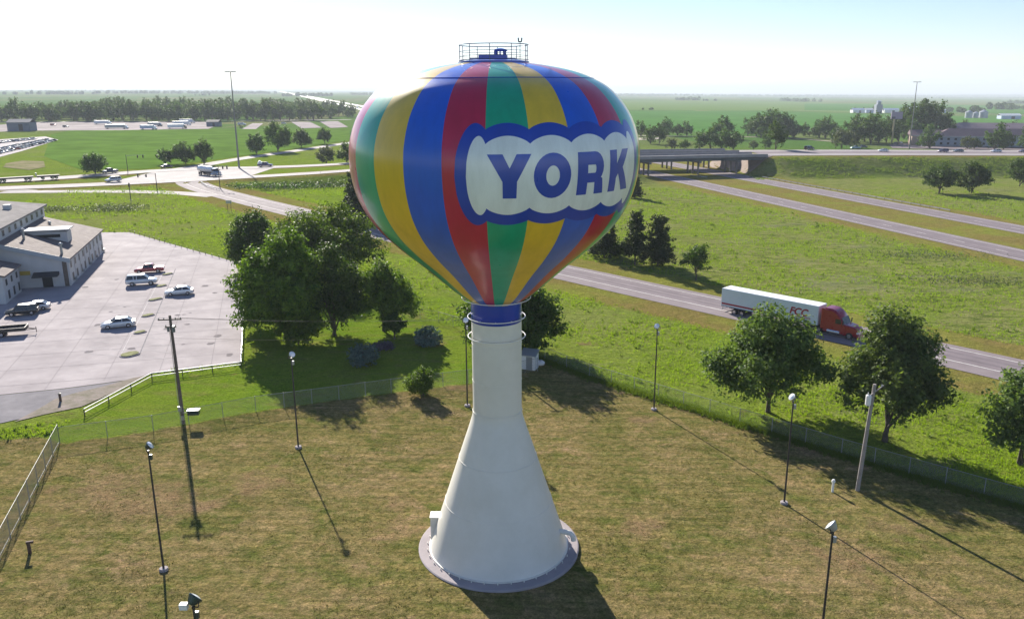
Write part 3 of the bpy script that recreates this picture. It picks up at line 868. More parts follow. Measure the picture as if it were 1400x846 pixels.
b_ = atz(1139, 722, 9.2); b_[2] = float(G(b_[0], b_[1])); floodlight(b_, 9.5, 'nearest floodlight at lower right with a tilted silver bowl head', M_GREYH, 0.36)
b_ = atz(265, 834, 9.2); b_[2] = float(G(b_[0], b_[1])); fl = floodlight(b_, 9.5, 'floodlight head with white box cut off by the bottom edge at lower left', M_TEAL, 0.36)
MB().box((-.42, -.1, 9.3), (.4, .3, .3)).build('junction_box', M_WHITE, fl, bevel=.02)

# ------------------------------------------------------------------ utility poles
ub = P(251, 579)
up = thing('utility_pole', 'tall weathered wooden utility pole standing at the back fence left of the tower', 'utility pole', ub)
d_ = ray(232, 431); tpt = Vector(d_ * (ub[1] / d_[1])) + Vector((0, 0, H)) - Vector(ub)
def up_at(t): return tpt * t
MB().tube([(0, 0, -.3), tuple(tpt * .5), tuple(tpt)], [.20, .165, .13], 12).build('post', M_WOOD, up, smooth=True)
hp = tpt.z
for t_, hw in ((.965, 1.15), (.90, .55)):
    q = up_at(t_); ca = MB().box((q.x, q.y - .14, q.z), (hw * 2, .11, .12), .12)
    ca.build('crossarm', M_WOOD, up)
for t_, xs in ((.965, (-1.05, -.55, .55, 1.05)), (.90, (-.45, .45))):
    q = up_at(t_)
    for x in xs: MB().lathe([(.03, 0), (.06, .03), (.06, .12), (.03, .16), (0, .17)], 8, (q.x + x, q.y - .14 + x * .12, q.z + .06)).build('insulator', M_GREYH, up)
q = up_at(.885); MB().tube([(q.x + .28, q.y - .2, q.z - .35), (q.x + .28, q.y - .2, q.z + .3)], .17, 12).tube([(q.x - .24, q.y - .2, q.z - .3), (q.x - .24, q.y - .2, q.z + .15)], .13, 12).build('transformer', mat('transformer_grey', (0.16, 0.18, 0.19), 0.4, 0.2), up, smooth=30)
MB().tube([(0, -.1, 1.3), (.55, -.15, 1.3), (.85, -.15, 1.35)], .03, 6).build('lamp_arm', M_STEEL, up)
MB().box((1.25, -.15, 1.35), (1.15, .6, .5), .1).build('cabinet', M_TEAL, up, bevel=.03)
MB().box((1.25, -.15, 1.63), (1.22, .66, .05), .1).build('cabinet_lid', M_WHITE, up)
cd = MB().tube([(-.26, -.06, -.1), tuple(up_at(.45) + Vector((-.22, -.12, 0))), tuple(up_at(.86) + Vector((-.17, -.1, 0)))], .03, 6)
cd.box((-.1, -.24, 1.75), (.34, .2, .55)).box((.1, -.26, .75), (.3, .2, .45))
cd.build('conduit', M_STEEL, up)

sb = P(690, 507)
sp_ = thing('service_pole', 'short wooden service pole hidden behind the tower stem by the shed', 'utility pole', sb)
d_ = ray(690, 436); sh_ = H + d_[2] / d_[1] * sb[1] - sb[2]
MB().tube([(0, 0, -.3), (0, 0, sh_ + .2)], [.14, .11], 10).build('post', M_WOOD, sp_, smooth=True)
MB().box((0, -.1, sh_), (1.3, .1, .12), .1).build('crossarm', M_WOOD, sp_)
t = thing('overhead_wire', 'three thin overhead wires from the left wooden pole toward the tower', 'wires', ub)
for x0_, x1_, t_, dz_ in ((-1.05, -.55, .965, .2), (.55, 0, .965, .2), (1.05, .55, .965, .2), (-.1, -.1, .80, -1.7)):
    A_ = up_at(t_) + Vector((x0_, -.14, dz_ if dz_ > 0 else 0)); B_ = Vector(sb) - Vector(ub) + Vector((x1_, -.1, sh_ + min(dz_, .2) if dz_ > 0 else sh_ - 1.9))
    MB().tube([tuple(A_.lerp(B_, k / 16) - Vector((0, 0, 1.0 * (1 - (k / 8 - 1) ** 2) * .45))) for k in range(17)], .012, 4).build('wire', M_BLACK, t)

rb = P(1172, 670)
rp = thing('utility_pole', 'grey leaning utility pole with white transformer can before the tall tree at right', 'utility pole', rb)
d_ = ray(1196, 525); tp2 = Vector(d_ * (rb[1] / d_[1])) + Vector((0, 0, H)) - Vector(rb)
M_WOODG = mat('silver_grey_wood', (0.30, 0.27, 0.25), 0.8, var=0.2, vscale=3, bump=0.2, bscale=14)
MB().tube([(0, 0, -.3), tuple(tp2 * .5), tuple(tp2)], [.19, .17, .14], 12).build('post', M_WOODG, rp, smooth=True)
q = tp2 * .92; MB().tube([tuple(q + Vector((-.5, -.16, -.35))), tuple(q + Vector((.75, -.16, .75)))], .05, 6).build('crossarm', M_WOODG, rp)
q = tp2 * .86; tr = MB().lathe([(0, -.48), (.2, -.48), (.23, -.44), (.23, .4), (.2, .44), (.12, .47), (0, .48)], 16, (q.x - .38, q.y - .1, q.z))
tr.tube([(q.x - .45, q.y - .1, q.z + .45), (q.x - .45, q.y - .1, q.z + .68)], .04, 6)
tr.build('transformer', M_WHITE, rp, smooth=30)
for k in range(3):
    w = tp2 * .92 + Vector((-.4 + .5 * k, -.16, -.25 + .44 * k)); MB().lathe([(.04, 0), (.07, .05), (.05, .18), (0, .2)], 8, tuple(w)).build('insulator', M_GREYH, rp)

# small posts on the lawn
q = P(1138, 672); t = thing('marker_post', 'short white capped post on the lawn beside the grey leaning utility pole', 'post', q)
MB().tube([(0, 0, -.1), (0, 0, .95)], .1, 12).build('pipe', M_WHITE, t, smooth=True)
MB().lathe([(.16, .95), (.16, 1.08), (.1, 1.2), (0, 1.22)], 12).build('cap', M_WHITE, t, smooth=30)
q = P(41, 756); t = thing('standpipe', 'dark rusty standpipe on the lawn by the left wire fence', 'standpipe', q)
MB().tube([(0, 0, -.1), (0, 0, .95)], .13, 10).build('pipe', mat('rusty_iron', (0.10, 0.06, 0.045), 0.8, var=.3, vscale=5), t, smooth=True)
MB().box((.12, 0, .95), (.5, .16, .16), .3).build('spout', MATS['rusty_iron'], t)
q = P(83, 549); t = thing('bollard', 'dark bollard standing in the gravel strip below the motel lot', 'bollard', q)
MB().tube([(0, 0, -.1), (0, 0, .95)], .14, 10).build('post', MATS['rusty_iron'], t, smooth=True)
MB().lathe([(.17, .95), (.17, 1.0), (0, 1.06)], 10).build('cap', M_DSTEEL, t, smooth=30)

# ------------------------------------------------------------------ fences
def chain_mat(nm='chain_link_wire', wd=.045):
    m = bpy.data.materials.new(nm); m.use_nodes = True
    t = m.node_tree; b = t.nodes['Principled BSDF']; out = t.nodes['Material Output']; L = t.links.new; N = t.nodes.new
    b.inputs['Base Color'].default_value = (.36, .38, .38, 1); b.inputs['Metallic'].default_value = .6; b.inputs['Roughness'].default_value = .5
    uv = N('ShaderNodeUVMap'); sp = N('ShaderNodeSeparateXYZ'); L(uv.outputs[0], sp.inputs[0])
    def mth(op, a, c=0.0):
        x = N('ShaderNodeMath'); x.operation = op
        for s, i in ((a, 0), (c, 1)):
            if isinstance(s, (int, float)): x.inputs[i].default_value = s
            else: L(s, x.inputs[i])
        return x.outputs[0]
    o = []
    for sgn in ('ADD', 'SUBTRACT'):
        k = mth('FRACT', mth('MULTIPLY', mth(sgn, sp.outputs[0], sp.outputs[1]), 14.0))
        o.append(mth('LESS_THAN', mth('ABSOLUTE', mth('SUBTRACT', k, .5)), wd))
    w = mth('MAXIMUM', o[0], o[1])
    tr = N('ShaderNodeBsdfTransparent'); ms = N('ShaderNodeMixShader')
    L(w, ms.inputs[0]); L(tr.outputs[0], ms.inputs[1]); L(b.outputs[0], ms.inputs[2]); L(ms.outputs[0], out.inputs['Surface'])
    return m
M_CHAIN = chain_mat()
M_CHAIN2 = chain_mat('chain_link_dense', .15)
mat('fence_grey', (0.30, 0.31, 0.31), .6, .2, var=.1, vscale=2)
def chain_fence(label, pts, h=1.72, gap=3.0, bottom=False):
    pts = [np.array(q[:2]) for q in pts]; o0 = np.array([*pts[0], float(G(*pts[0]))])
    t = thing('chain_link_fence', label, 'fence', o0, 0, 'wire fences round the tower lawn')
    C = strip_pts([tuple(q) for q in pts], gap)
    Z = np.array([float(G(*q)) for q in C])
    rail = MB(); low = MB(); pan = MB(); us = []
    for i in range(len(C)):
        x, y, z = C[i][0] - o0[0], C[i][1] - o0[1], Z[i] - o0[2]
        MB().tube([(x, y, z - .1), (x, y, z + h + .04)], .035, 6).build('post', MATS['fence_grey'], t)
    u = 0.0
    for i in range(len(C) - 1):
        a = (*(C[i] - o0[:2]), Z[i] - o0[2]); b = (*(C[i + 1] - o0[:2]), Z[i + 1] - o0[2])
        rail.tube([(a[0], a[1], a[2] + h), (b[0], b[1], b[2] + h)], .024, 6)
        if bottom: low.tube([(a[0], a[1], a[2] + .3), (b[0], b[1], b[2] + .3)], .02, 6)
        pan.add([(a[0], a[1], a[2] + .05), (b[0], b[1], b[2] + .05), (b[0], b[1], b[2] + h), (a[0], a[1], a[2] + h)], [(0, 1, 2, 3)])
        d = float(np.linalg.norm(C[i + 1] - C[i])); us += [(u, 0), (u + d, 0), (u + d, h), (u, h)]; u += d
    rail.build('top_rail', MATS['fence_grey'], t, smooth=True)
    if bottom: low.build('bottom_rail', MATS['fence_grey'], t, smooth=True)
    po = pan.build('wire_mesh', M_CHAIN2 if bottom else M_CHAIN, t, fix=False)
    ul = po.data.uv_layers.new(name='UVMap'); ul.data.foreach_set('uv', np.array(us, np.float32).ravel())
    return t
chain_fence('chain link fence running down the left edge of the lawn to the corner post', [FL1, FL0, ext(FL1, FL0, 9)], 2.0, 2.9, True)
chain_fence('chain link fence along the back of the lawn between corner post and tower', FR[:-1] + [P2(735, 507)])
chain_fence('chain link fence on the right side of the lawn facing the highway ramp', [P2(550, 432), P2(600, 441), P2(640, 453), P2(745, 492)] + FE[1:])

def rail_fence(name, label, pts, h, gap, m, group=None, rails=(1.0, .55), cat='fence', pr=.06, rr=.045):
    C = strip_pts([tuple(q[:2]) for q in pts], gap); Z = np.array([float(G(*q)) for q in C]); o0 = np.array([*C[0], Z[0]])
    t = thing(name, label, cat, o0, 0, group)
    for i in range(len(C)):
        x, y = C[i] - o0[:2]; z = Z[i] - o0[2]
        MB().tube([(x, y, z - .1), (x, y, z + h)], pr, 6).build('post', M_DSTEEL if m is M_WHITE else m, t)
    r = MB()
    for fz in rails:
        r.tube([(*(C[i] - o0[:2]), Z[i] - o0[2] + h * fz) for i in range(len(C))], rr, 6)
    r.build('rail', m, t)
    return t
rail_fence('rail_fence', 'low white two rail fence bordering the motel lot above the lawn', [P(116, 569), P(208, 519), P(330, 503), P(333, 440), P(334, 400)], .85, 3.2, M_WHITE)
rail_fence('cable_fence', 'row of low dark posts and cable along the far right edge of motel lot', [P(178, 318), P(240, 337), P(290, 351), P(330, 362)], .7, 2.6, M_DSTEEL, rails=(.8, .45), rr=.015)

def guardrail(label, pts):
    C = strip_pts([tuple(q[:2]) for q in pts], 4.0); Z = np.array([float(G(*q)) for q in C]); o0 = np.array([*C[0], Z[0]])
    t = thing('guardrail', label, 'guardrail', o0)
    rings = []
    T = np.gradient(C, axis=0); T /= np.linalg.norm(T, axis=1)[:, None]
    for i in range(len(C)):
        nrm = np.array([-T[i][1], T[i][0]]); x, y = C[i] - o0[:2]; z = Z[i] - o0[2]
        rings.append([(x + nrm[0] * o, y + nrm[1] * o, z + hh) for o, hh in ((.0, .42), (.08, .5), (.02, .58), (.08, .66), (0, .74), (-.03, .74), (-.03, .42))])
        MB().box((x - nrm[0] * .08, y - nrm[1] * .08, z + .33), (.1, .1, .75), math.atan2(T[i][1], T[i][0])).build('post', M_WOOD, t)
    MB().loft(rings).build('beam', M_STEEL, t)
    return t
q0 = I_C + I_D * -6 + IPERP * 22.5
guardrail('long galvanised guardrail beyond the far interstate lanes before the bridge', [tuple(I_C + I_D * s + IPERP * 22.3) for s in (-10, -110)])
guardrail('short pale guardrail in the interstate median in front of the bridge', [P(944, 241.5), P(958, 243.5), P(967, 244)])

# ------------------------------------------------------------------ the two bridges
def bridge(label, Cc, dark):
    xs = [x for x in np.linspace(20, 135, 231) if abs(iq(x, np.interp(x, Cc[:, 0], Cc[:, 1]))) < 36]
    pts = np.array([(x, np.interp(x, Cc[:, 0], Cc[:, 1])) for x in np.linspace(xs[0], xs[-1], 16)])
    T = np.gradient(pts, axis=0); T /= np.linalg.norm(T, axis=1)[:, None]; N_ = np.stack([T[:, 1], -T[:, 0]], 1)
    mid = pts[8]; o0 = np.array([mid[0], mid[1], float(deck_z(mid[0]))])
    t = thing('road_bridge', label, 'bridge', o0)
    def lo(offs, name, m, parent=t):
        rings = []
        for i in range(len(pts)):
            z = float(deck_z(pts[i][0])) - o0[2]
            rings.append([(pts[i][0] + N_[i][0] * o - o0[0], pts[i][1] + N_[i][1] * o - o0[1], z + dz) for o, dz in offs])
        return MB().loft(rings).build(name, m, parent)
    MC = mat('bridge_concrete', (0.27, 0.255, 0.255), 0.85, var=.15, vscale=.3)
    lo([(-6.7, .02), (6.7, .02), (6.7, -.45), (-6.7, -.45)], 'deck', MC)
    for s_ in (-1, 1):
        lo([(s_ * 6.68, .024), (s_ * 6.68, .85), (s_ * 6.38, .85), (s_ * 6.3, .024)], 'parapet', MC)
    for k in range(5):
        o = -5.6 + 2.8 * k; lo([(o - .2, -.45), (o + .2, -.45), (o + .2, -1.75), (o - .2, -1.75)], 'girder', mat('girder_grey', (0.07, 0.085, 0.09), .7, var=.15, vscale=.5))
    for qq in (-23.0, 0.0, 23.0):
        i = int(np.argmin([abs(iq(*p) - qq) for p in pts])); p = pts[i]
        ang = math.atan2(I_D[1], I_D[0])
        zt = float(deck_z(p[0])) - 1.76
        MB().box((p[0] - o0[0], p[1] - o0[1], zt - .4 - o0[2]), (13.0, 1.0, .8), ang).build('pier_cap', mat('pier_concrete', (0.15, 0.14, 0.135), .85, var=.15, vscale=.5), t)
        for k in range(3):
            c = p + I_D * (-4.6 + 4.6 * k); zg = float(G(*c))
            MB().tube([(c[0] - o0[0], c[1] - o0[1], zg - .3 - o0[2]), (c[0] - o0[0], c[1] - o0[1], zt - .78 - o0[2])], (.42), 10).build('pier', mat('pier_concrete', (0.15, 0.14, 0.135), .85, var=.15, vscale=.5), t, smooth=True)
    return t
bridge('nearer concrete road bridge over the interstate, its parapet catching light', Bc, 0)
bridge('farther concrete road bridge over the interstate seen beyond the nearer deck', Ac, 1)
# concrete slope under the bridges
for sgn in (-1, 1):
    V = []; rows = 9; cols = 9
    for i in range(rows):
        qq = sgn * (25.5 + 12.0 * i / (rows - 1))
        for j in range(cols):
            s = -34 + 68 * j / (cols - 1); 
            c = I_C + IPERP * qq
            x0 = c[0]; 
            for _ in range(6):
                yl, yh_ = float(yB(x0)) - 7.2, float(yA(x0)) + 7.2
                yy = yl + (yh_ - yl) * j / (cols - 1); x0 = c[0] + I_D[0] * (yy - c[1]) / I_D[1]
            V.append((x0, yy, float(G(x0, yy)) + .12))
    Fq = [(i * cols + j, i * cols + j + 1, (i + 1) * cols + j + 1, (i + 1) * cols + j) for i in range(rows - 1) for j in range(cols - 1)]
    tag(mesh_np('slope_paving', np.array(V), np.array(Fq), mat('slope_concrete', (0.27, 0.20, 0.16), .85, var=.15, vscale=.5)), kind='structure')

# ------------------------------------------------------------------ high mast lights
def high_mast(base, h, label):
    t = thing('high_mast_light', label, 'mast light', base, 0, 'high mast lights by the interchange')
    MB().tube([(0, 0, -.2), (0, 0, h * .5), (0, 0, h)], [.42, .3, .18], 12).build('mast', mat('mast_grey', (0.22, 0.21, 0.20), .6, .2), t, smooth=True)
    MB().torus((0, 0, h - .2), 1.5, .12, 20, 6).build('ring', M_STEEL, t)
    for k in range(8):
        a = 2 * math.pi * k / 8
        MB().box((1.95 * math.cos(a), 1.95 * math.sin(a), h - .15), (.95, .5, .38), a).tube([(0, 0, h - .2), (1.5 * math.cos(a), 1.5 * math.sin(a), h - .2)], .07, 5).build('luminaire', M_GREYH, t)
q = P(327, 230); d_ = ray(315, 98); high_mast(q, H + d_[2] / d_[1] * q[1] - q[2], 'tall thin high mast light by the left intersection, rising above the horizon')
q = P(1243, 204); d_ = ray(1252, 112); high_mast(q, H + d_[2] / d_[1] * q[1] - q[2], 'tall thin high mast light before the long hotel at right')

# signal and lamp posts at the left intersection
def arm_post(name, base, h, arm, label, heads, rz=0.0):
    t = thing(name, label, 'signal post', base, rz)
    MB().tube([(0, 0, -.1), (0, 0, h)], [.16, .1], 8).build('pole', M_DSTEEL, t, smooth=True)
    if arm: MB().tube([(0, 0, h - .4), (arm, 0, h - .1)], [.09, .05], 6).build('arm', M_STEEL, t)
    for hx in heads:
        hd = MB().box((hx, 0, h - .75), (.42, .3, 1.15)); sh = hd.build('signal_head', M_DSTEEL, t, bevel=.03)
    MB().lathe([(.4, -.1), (.4, .12), (0, .12)], 12).build('footing', M_CONC, t)
    return t
arm_post('traffic_signal', P(175, 236), 7.2, 7.5, 'traffic signal on a long arm over the far lanes left of the intersection', (4.6, 6.8), .05)
arm_post('traffic_signal', P(215, 261), 6.0, -6.5, 'traffic signal with arm over the near lanes left of the intersection', (-3.0, -5.6), .2)
arm_post('traffic_signal', P(301, 258), 8.2, 4.6, 'traffic signal pole in the grass wedge right of the intersection', (1.9, 3.6), -.3)
arm_post('lamp_post', P(179, 274), 5.5, 0, 'dark short lamp post in the rough grass below the frontage road', (0,))
sg = thing('road_sign', 'small road sign on two legs beside the ramp above the motel lot', 'road sign', P(314, 290))
for s_ in (-.5, .5): MB().tube([(s_, 0, -.1), (s_, 0, 2.6)], .06, 6).build('leg', M_DSTEEL, sg)
MB().box((0, -.06, 2.9), (1.6, .05, .9)).build('sign_or_spot_panel', M_GREYH, sg, bevel=.01)
for px, py, lb in ((231, 236, 'slim'), ): pass
gd = rail_fence('guardrail', 'short curved guardrail on the grass corner right of the intersection', [P(275, 251), P(283, 256), P(292, 259), P(300, 261)], .75, 2.0, M_STEEL, cat='guardrail', rails=(.9,), rr=.12)

# ------------------------------------------------------------------ motel buildings
M_WALL = mat('pale_siding', (0.50, 0.50, 0.50), .7, var=.06, vscale=.6)
M_ROOFS = mat('mauve_shingle', (0.165, 0.132, 0.124), .9, var=.18, vscale=1.0, bump=.3, bscale=6)
M_ROOFL = mat('light_membrane_roof', (0.235, 0.22, 0.215), .95, var=.2, vscale=.5, spec=.05)
M_TRIM = mat('white_trim', (0.5, 0.5, 0.5), .7, spec=.2)
c1, c2 = P(97.7, 391), P(141.5, 345)
mu = (c2 - c1)[:2]; ML = float(np.linalg.norm(mu)); mu = mu / ML; mv = np.array([-mu[1], mu[0]])
ang = math.atan2(mu[1], mu[0])
# local frame: x along the long wall (away from the camera), y to the left, z up
mo = thing('motel_wing', 'long motel wing with mauve shingle shed roof and windowed wall facing the parked cars', 'building', (c1[0], c1[1], c1[2] - .3), ang)
E0, E1, WD = 5.2, 8.3, 10.5
MB().add([(0, 0, 0), (ML, 0, 0), (ML, WD, 0), (0, WD, 0), (0, 0, E0), (ML, 0, E0), (ML, WD, E1), (0, WD, E1)], [(3, 2, 1, 0), (4, 5, 6, 7), (0, 1, 5, 4), (1, 2, 6, 5), (2, 3, 7, 6), (3, 0, 4, 7)]).build('wall', M_WALL, mo)
sl = (E1 - E0) / WD
MB().loft([[(x, -.5, E0 - .5 * sl + .02), (x, WD, E1 + .02), (x, WD, E1 + .26), (x, -.5, E0 - .5 * sl + .26)] for x in (-.5, ML + .4)]).build('roof', M_ROOFS, mo)
MB().loft([[(-.56, y, E0 + sl * y - .55), (-.5, y, E0 + sl * y - .55), (-.5, y, E0 + sl * y + .27), (-.56, y, E0 + sl * y + .27)] for y in (-.5, WD)]).build('fascia', mat('blue_grey_trim', (0.34, 0.38, 0.42), .6), mo)
def window(parent, x, y, z, w, h, axis=0, name='window', m=None):
    d = (w, .12, h) if axis == 0 else (.12, w, h)
    o = MB().box((x, y, z), d).build(name, M_TRIM, parent)
    d2 = (w - .12, .16, h - .12) if axis == 0 else (.16, w - .12, h - .12)
    MB().box((x, y, z), d2).build('pane', M_PANE, o)
    return o
for i in range(9):
    x = 1.8 + i * (ML - 3.6) / 8
    window(mo, x, 0, 3.9, 1.1, 1.25); window(mo, x + .7, 0, 1.6, 1.2, 1.5)
    if i % 2 == 0: MB().box((x + 2.0, -.12, .9), (.85, .3, .5)).build('air_conditioner', M_GREYH, mo)
for i in range(8):
    MB().box((.02 + i * ML / 7.05, -.05, E0 / 2), (.14, .12, E0)).build('pilaster', M_TRIM, mo)
MB().loft([[(0, y, 3.1), (-1.8, y, 2.6), (-1.8, y, 2.45), (0, y, 2.5)] for y in (1.6, 5.6)]).build('awning', mat('dark_awning', (0.03, 0.035, 0.045), .7), mo)
MB().box((0, 3.6, 1.2), (.14, 1.6, 2.4)).build('door', M_GLASSD, mo)
MB().box((-.04, 6.9, 3.1), (.12, 1.6, .7)).build('sign_or_spot_panel', mat('yellow_light_spot', (0.45, 0.32, 0.05), .6), mo)  # yellowish light spot on the end wall, painted as a coloured panel
MB().box((-.02, .6, 2.6), (.12, .7, 4.6)).build('stair_door', M_WOOD, mo)
for x, y in ((7.5, 8.2), (2.0, 1.2), (14, 3.2), (22, 4.5), (26, 8)):
    z = E0 + sl * y
    MB().tube([(x, y, z), (x, y, z + (1.9 if x < 10 else .5))], .22, 10).lathe([(.36, 0), (.36, .16), (.12, .34), (0, .34)], 12, (x, y, z + (1.9 if x < 10 else .5))).build('roof_vent', M_GREYH, mo, smooth=30)
dm = MB().add([(12.5, 2.2, E0 + sl * 2.2), (12.5, 9.4, E0 + sl * 9.4), (16, 9.4, E0 + sl * 9.4), (16, 2.2, E0 + sl * 2.2), (12.5, 2.2, 8.1), (12.5, 9.4, 8.6), (16, 9.4, 8.6), (16, 2.2, 8.1)], [(4, 5, 6, 7), (0, 1, 5, 4), (1, 2, 6, 5), (2, 3, 7, 6), (3, 0, 4, 7)])
dmo = dm.build('dormer', M_WALL, mo)
MB().box((14.2, 5.8, 8.55), (4.3, 8.0, .22)).build('dormer_roof', M_TRIM, dmo)
window(mo, 12.48, 5.8, 7.45, 5.0, .7, 1, 'dormer_window')

mo2 = thing('motel_block', 'taller motel block with pale flat roof behind the shingled wing at left edge', 'building', (c1[0] + mv[0] * WD, c1[1] + mv[1] * WD, c1[2] - .3), ang)
E2 = 10.6
MB().box((ML / 2 - 2, 9.0 + .02, E2 / 2), (ML + 8, 18, E2)).build('wall', M_WALL, mo2)
MB().loft([[(x, -.6, E2 - .02), (x, 9, E2 + 1.2), (x, 18.5, E2), (x, 18.5, E2 + .25), (x, 9, E2 + 1.45), (x, -.6, E2 + .25)] for x in (-6.6, ML + 2.6)]).build('roof', M_ROOFL, mo2)
for i in range(9): window(mo2, .5 + i * 3.9, 0, E2 - 1.0, 1.3, 1.1)
for x, y in ((8, 5), (17, 6), (24, 4)): MB().box((x, y, E2 + 1.2), (1.5, 1.2, .9)).build('roof_unit', M_TRIM, mo2, bevel=.04)

c3 = P(9, 416); mo3 = thing('motel_annex', 'small low motel annex with mauve roof at the left edge before the long wing', 'building', (c3[0], c3[1], c3[2] - .3), ang)
l3 = float(np.linalg.norm((P(36, 398) - c3)[:2]))
MB().box((l3 / 2, 5.5, 2.4), (l3, 11, 4.8)).build('wall', M_WALL, mo3)
MB().loft([[(x, -.5, 4.75), (x, 5.5, 6.4), (x, 11.5, 4.75), (x, 11.5, 5.0), (x, 5.5, 6.65), (x, -.5, 5.0)] for x in (-.4, l3 + .4)]).build('roof', M_ROOFS, mo3)
for i in range(3):
    x = 1.6 + i * (l3 - 3.2) / 2; window(mo3, x, 0, 3.6, 1.0, 1.1); window(mo3, x + .5, 0, 1.5, 1.0, 1.5)
# planted islands in the lot
for i, (a, b) in enumerate(isl):
    A_, B_ = P(*a), P(*b); c = (A_ + B_) / 2; L_ = float(np.linalg.norm((B_ - A_)[:2])); an_ = math.atan2(B_[1] - A_[1], B_[0] - A_[0])
    t = thing('planted_island', 'narrow kerbed grass island in the motel lot centre row', 'traffic island', c, an_, 'grass islands between the parking rows')
    def stad(l, w, n_=10): return [(l / 2 - w / 2 + w / 2 * math.cos(q), w / 2 * math.sin(q)) for q in np.linspace(-math.pi / 2, math.pi / 2, n_)] + [(-l / 2 + w / 2 + w / 2 * math.cos(q), w / 2 * math.sin(q)) for q in np.linspace(math.pi / 2, 1.5 * math.pi, n_)]
    w = 2.0 if i == 0 else 1.25
    MB().prism(stad(L_, w), -.1, .18).build('kerb', M_CONC, t)
    MB().prism(stad(L_ - .3, w - .3), .1, .24).build('planting', mat('island_grass', (0.14, 0.15, 0.03), .95, var=.3, vscale=2, bump=.8, bscale=8), t)

# shed by the fence behind the tower
q = P(724, 503); t = thing('shed', 'small white shed by the fence just right of the tower stem', 'shed', q, -.35)
MB().box((0, 0, .95), (1.9, 1.5, 1.9)).build('wall', M_WHITE, t)
MB().loft([[(x, -.9, 1.85), (x, .9, 2.25), (x, .9, 2.35), (x, -.9, 1.95)] for x in (-1.1, 1.1)]).build('roof', M_GREYH, t)
MB().box((.2, -.77, .9), (.8, .05, 1.7)).build('door', M_GREYH, t)
q = P(739, 498); t = thing('tank_lid', 'small white tank resting on the ground right of the shed', 'tank', q)
MB().lathe([(0, 0), (.5, 0), (.55, .3), (.3, .5), (0, .52)], 16).build('shell', M_WHITE, t, smooth=True); MB().lathe([(.14, .5), (.14, .6), (0, .62)], 10).build('cap', M_GREYH, t)

# ------------------------------------------------------------------ hotel, farm and elevator at the right
hc = P(1246, 199); hx = P(1420, 203)
ho = thing('hotel', 'long hotel with mauve hipped roof and blue grey walls beyond the crossroad at right', 'building', (hc[0], hc[1], hc[2] - .3), math.atan2(hx[1] - hc[1], hx[0] - hc[0]))
M_HROOF = mat('hotel_roof', (0.17, 0.115, 0.13), .9, var=.1, vscale=.2); M_HWALL = mat('hotel_wall', (0.30, 0.34, 0.40), .7, var=.08, vscale=.3)
M_BRICK = mat('tan_brick', (0.38, 0.27, 0.21), .85, var=.12, vscale=.5)
MB().box((62, 8, 3.3), (94, 16, 6.6)).build('wall', M_HWALL, ho)
MB().add([(14, -1, 6.6), (110, -1, 6.6), (110, 17, 6.6), (14, 17, 6.6), (24, 8, 11.6), (104, 8, 11.6)], [(0, 1, 5, 4), (2, 3, 4, 5), (3, 0, 4), (1, 2, 5), (3, 2, 1, 0)]).build('roof', M_HROOF, ho)
MB().box((62, -1.02, 6.55), (96.4, .1, .5)).build('fascia', M_TRIM, ho)
MB().box((7.5, 7, 3.6), (15, 13, 7.2)).build('gable_wing', M_BRICK, ho)
MB().add([(-1, 0, 7.2), (15.5, 0, 7.2), (15.5, 14, 7.2), (-1, 14, 7.2), (-1, 7, 10.6), (20, 7, 10.6)], [(0, 1, 5, 4), (2, 3, 4, 5), (3, 0, 4), (3, 2, 1, 0), (1, 2, 5)]).build('gable_roof', M_HROOF, ho)
MB().box((7.2, .4, 7.0), (16.6, .3, .5)).build('gable_trim', M_TRIM, ho)
for i in range(20):
    for z in (1.9, 4.8): window(ho, 18.5 + i * 4.4, -.02, z, 1.7, 1.5)
MB().box((9, -3.5, 3.2), (9, 7, .4)).build('porch_roof', M_TRIM, ho)
for x in (5.2, 12.8): MB().box((x, -6.5, 1.5), (.4, .4, 3.0)).build('porch_post', M_TRIM, ho)
hb = P(1300, 190); hx2 = P(1420, 193)
h2 = thing('hotel', 'rear hotel wing whose mauve roof shows above the front hotel roof', 'building', (hb[0], hb[1], hb[2]), math.atan2(hx2[1] - hb[1], hx2[0] - hb[0]))
MB().box((45, 8, 4), (90, 15, 8)).build('wall', M_HWALL, h2)
MB().add([(-1, -1, 8), (91, -1, 8), (91, 17, 8), (-1, 17, 8), (5, 8, 12.5), (85, 8, 12.5)], [(0, 1, 5, 4), (2, 3, 4, 5), (3, 0, 4), (1, 2, 5), (3, 2, 1, 0)]).build('roof', mat('hotel_roof_pale', (0.26, 0.19, 0.21), .9, var=.1, vscale=.2), h2)

sg = thing('sign_tower', 'tall roadside sign with a boxed panel on one pole among the trees at right', 'sign', P(1219, 196))
d_ = ray(1223, 153); ht = H + d_[2] / d_[1] * sg.location.y - sg.location.z
MB().tube([(0, 0, -.2), (0, 0, ht - 3)], .55, 10).build('pole', mat('tan_pole', (0.45, 0.38, 0.2), .6), sg, smooth=True)
MB().box((1.5, 0, ht - 2.6), (8, 1.0, 5.0)).build('sign_box', mat('dusky_panel', (0.32, 0.27, 0.34), .5), sg, bevel=.05)
MB().box((-1.0, -.55, ht - 4.2), (3.0, .1, 1.6)).build('sign_or_spot_panel', mat('dark_panel', (0.12, 0.10, 0.13), .5), sg)

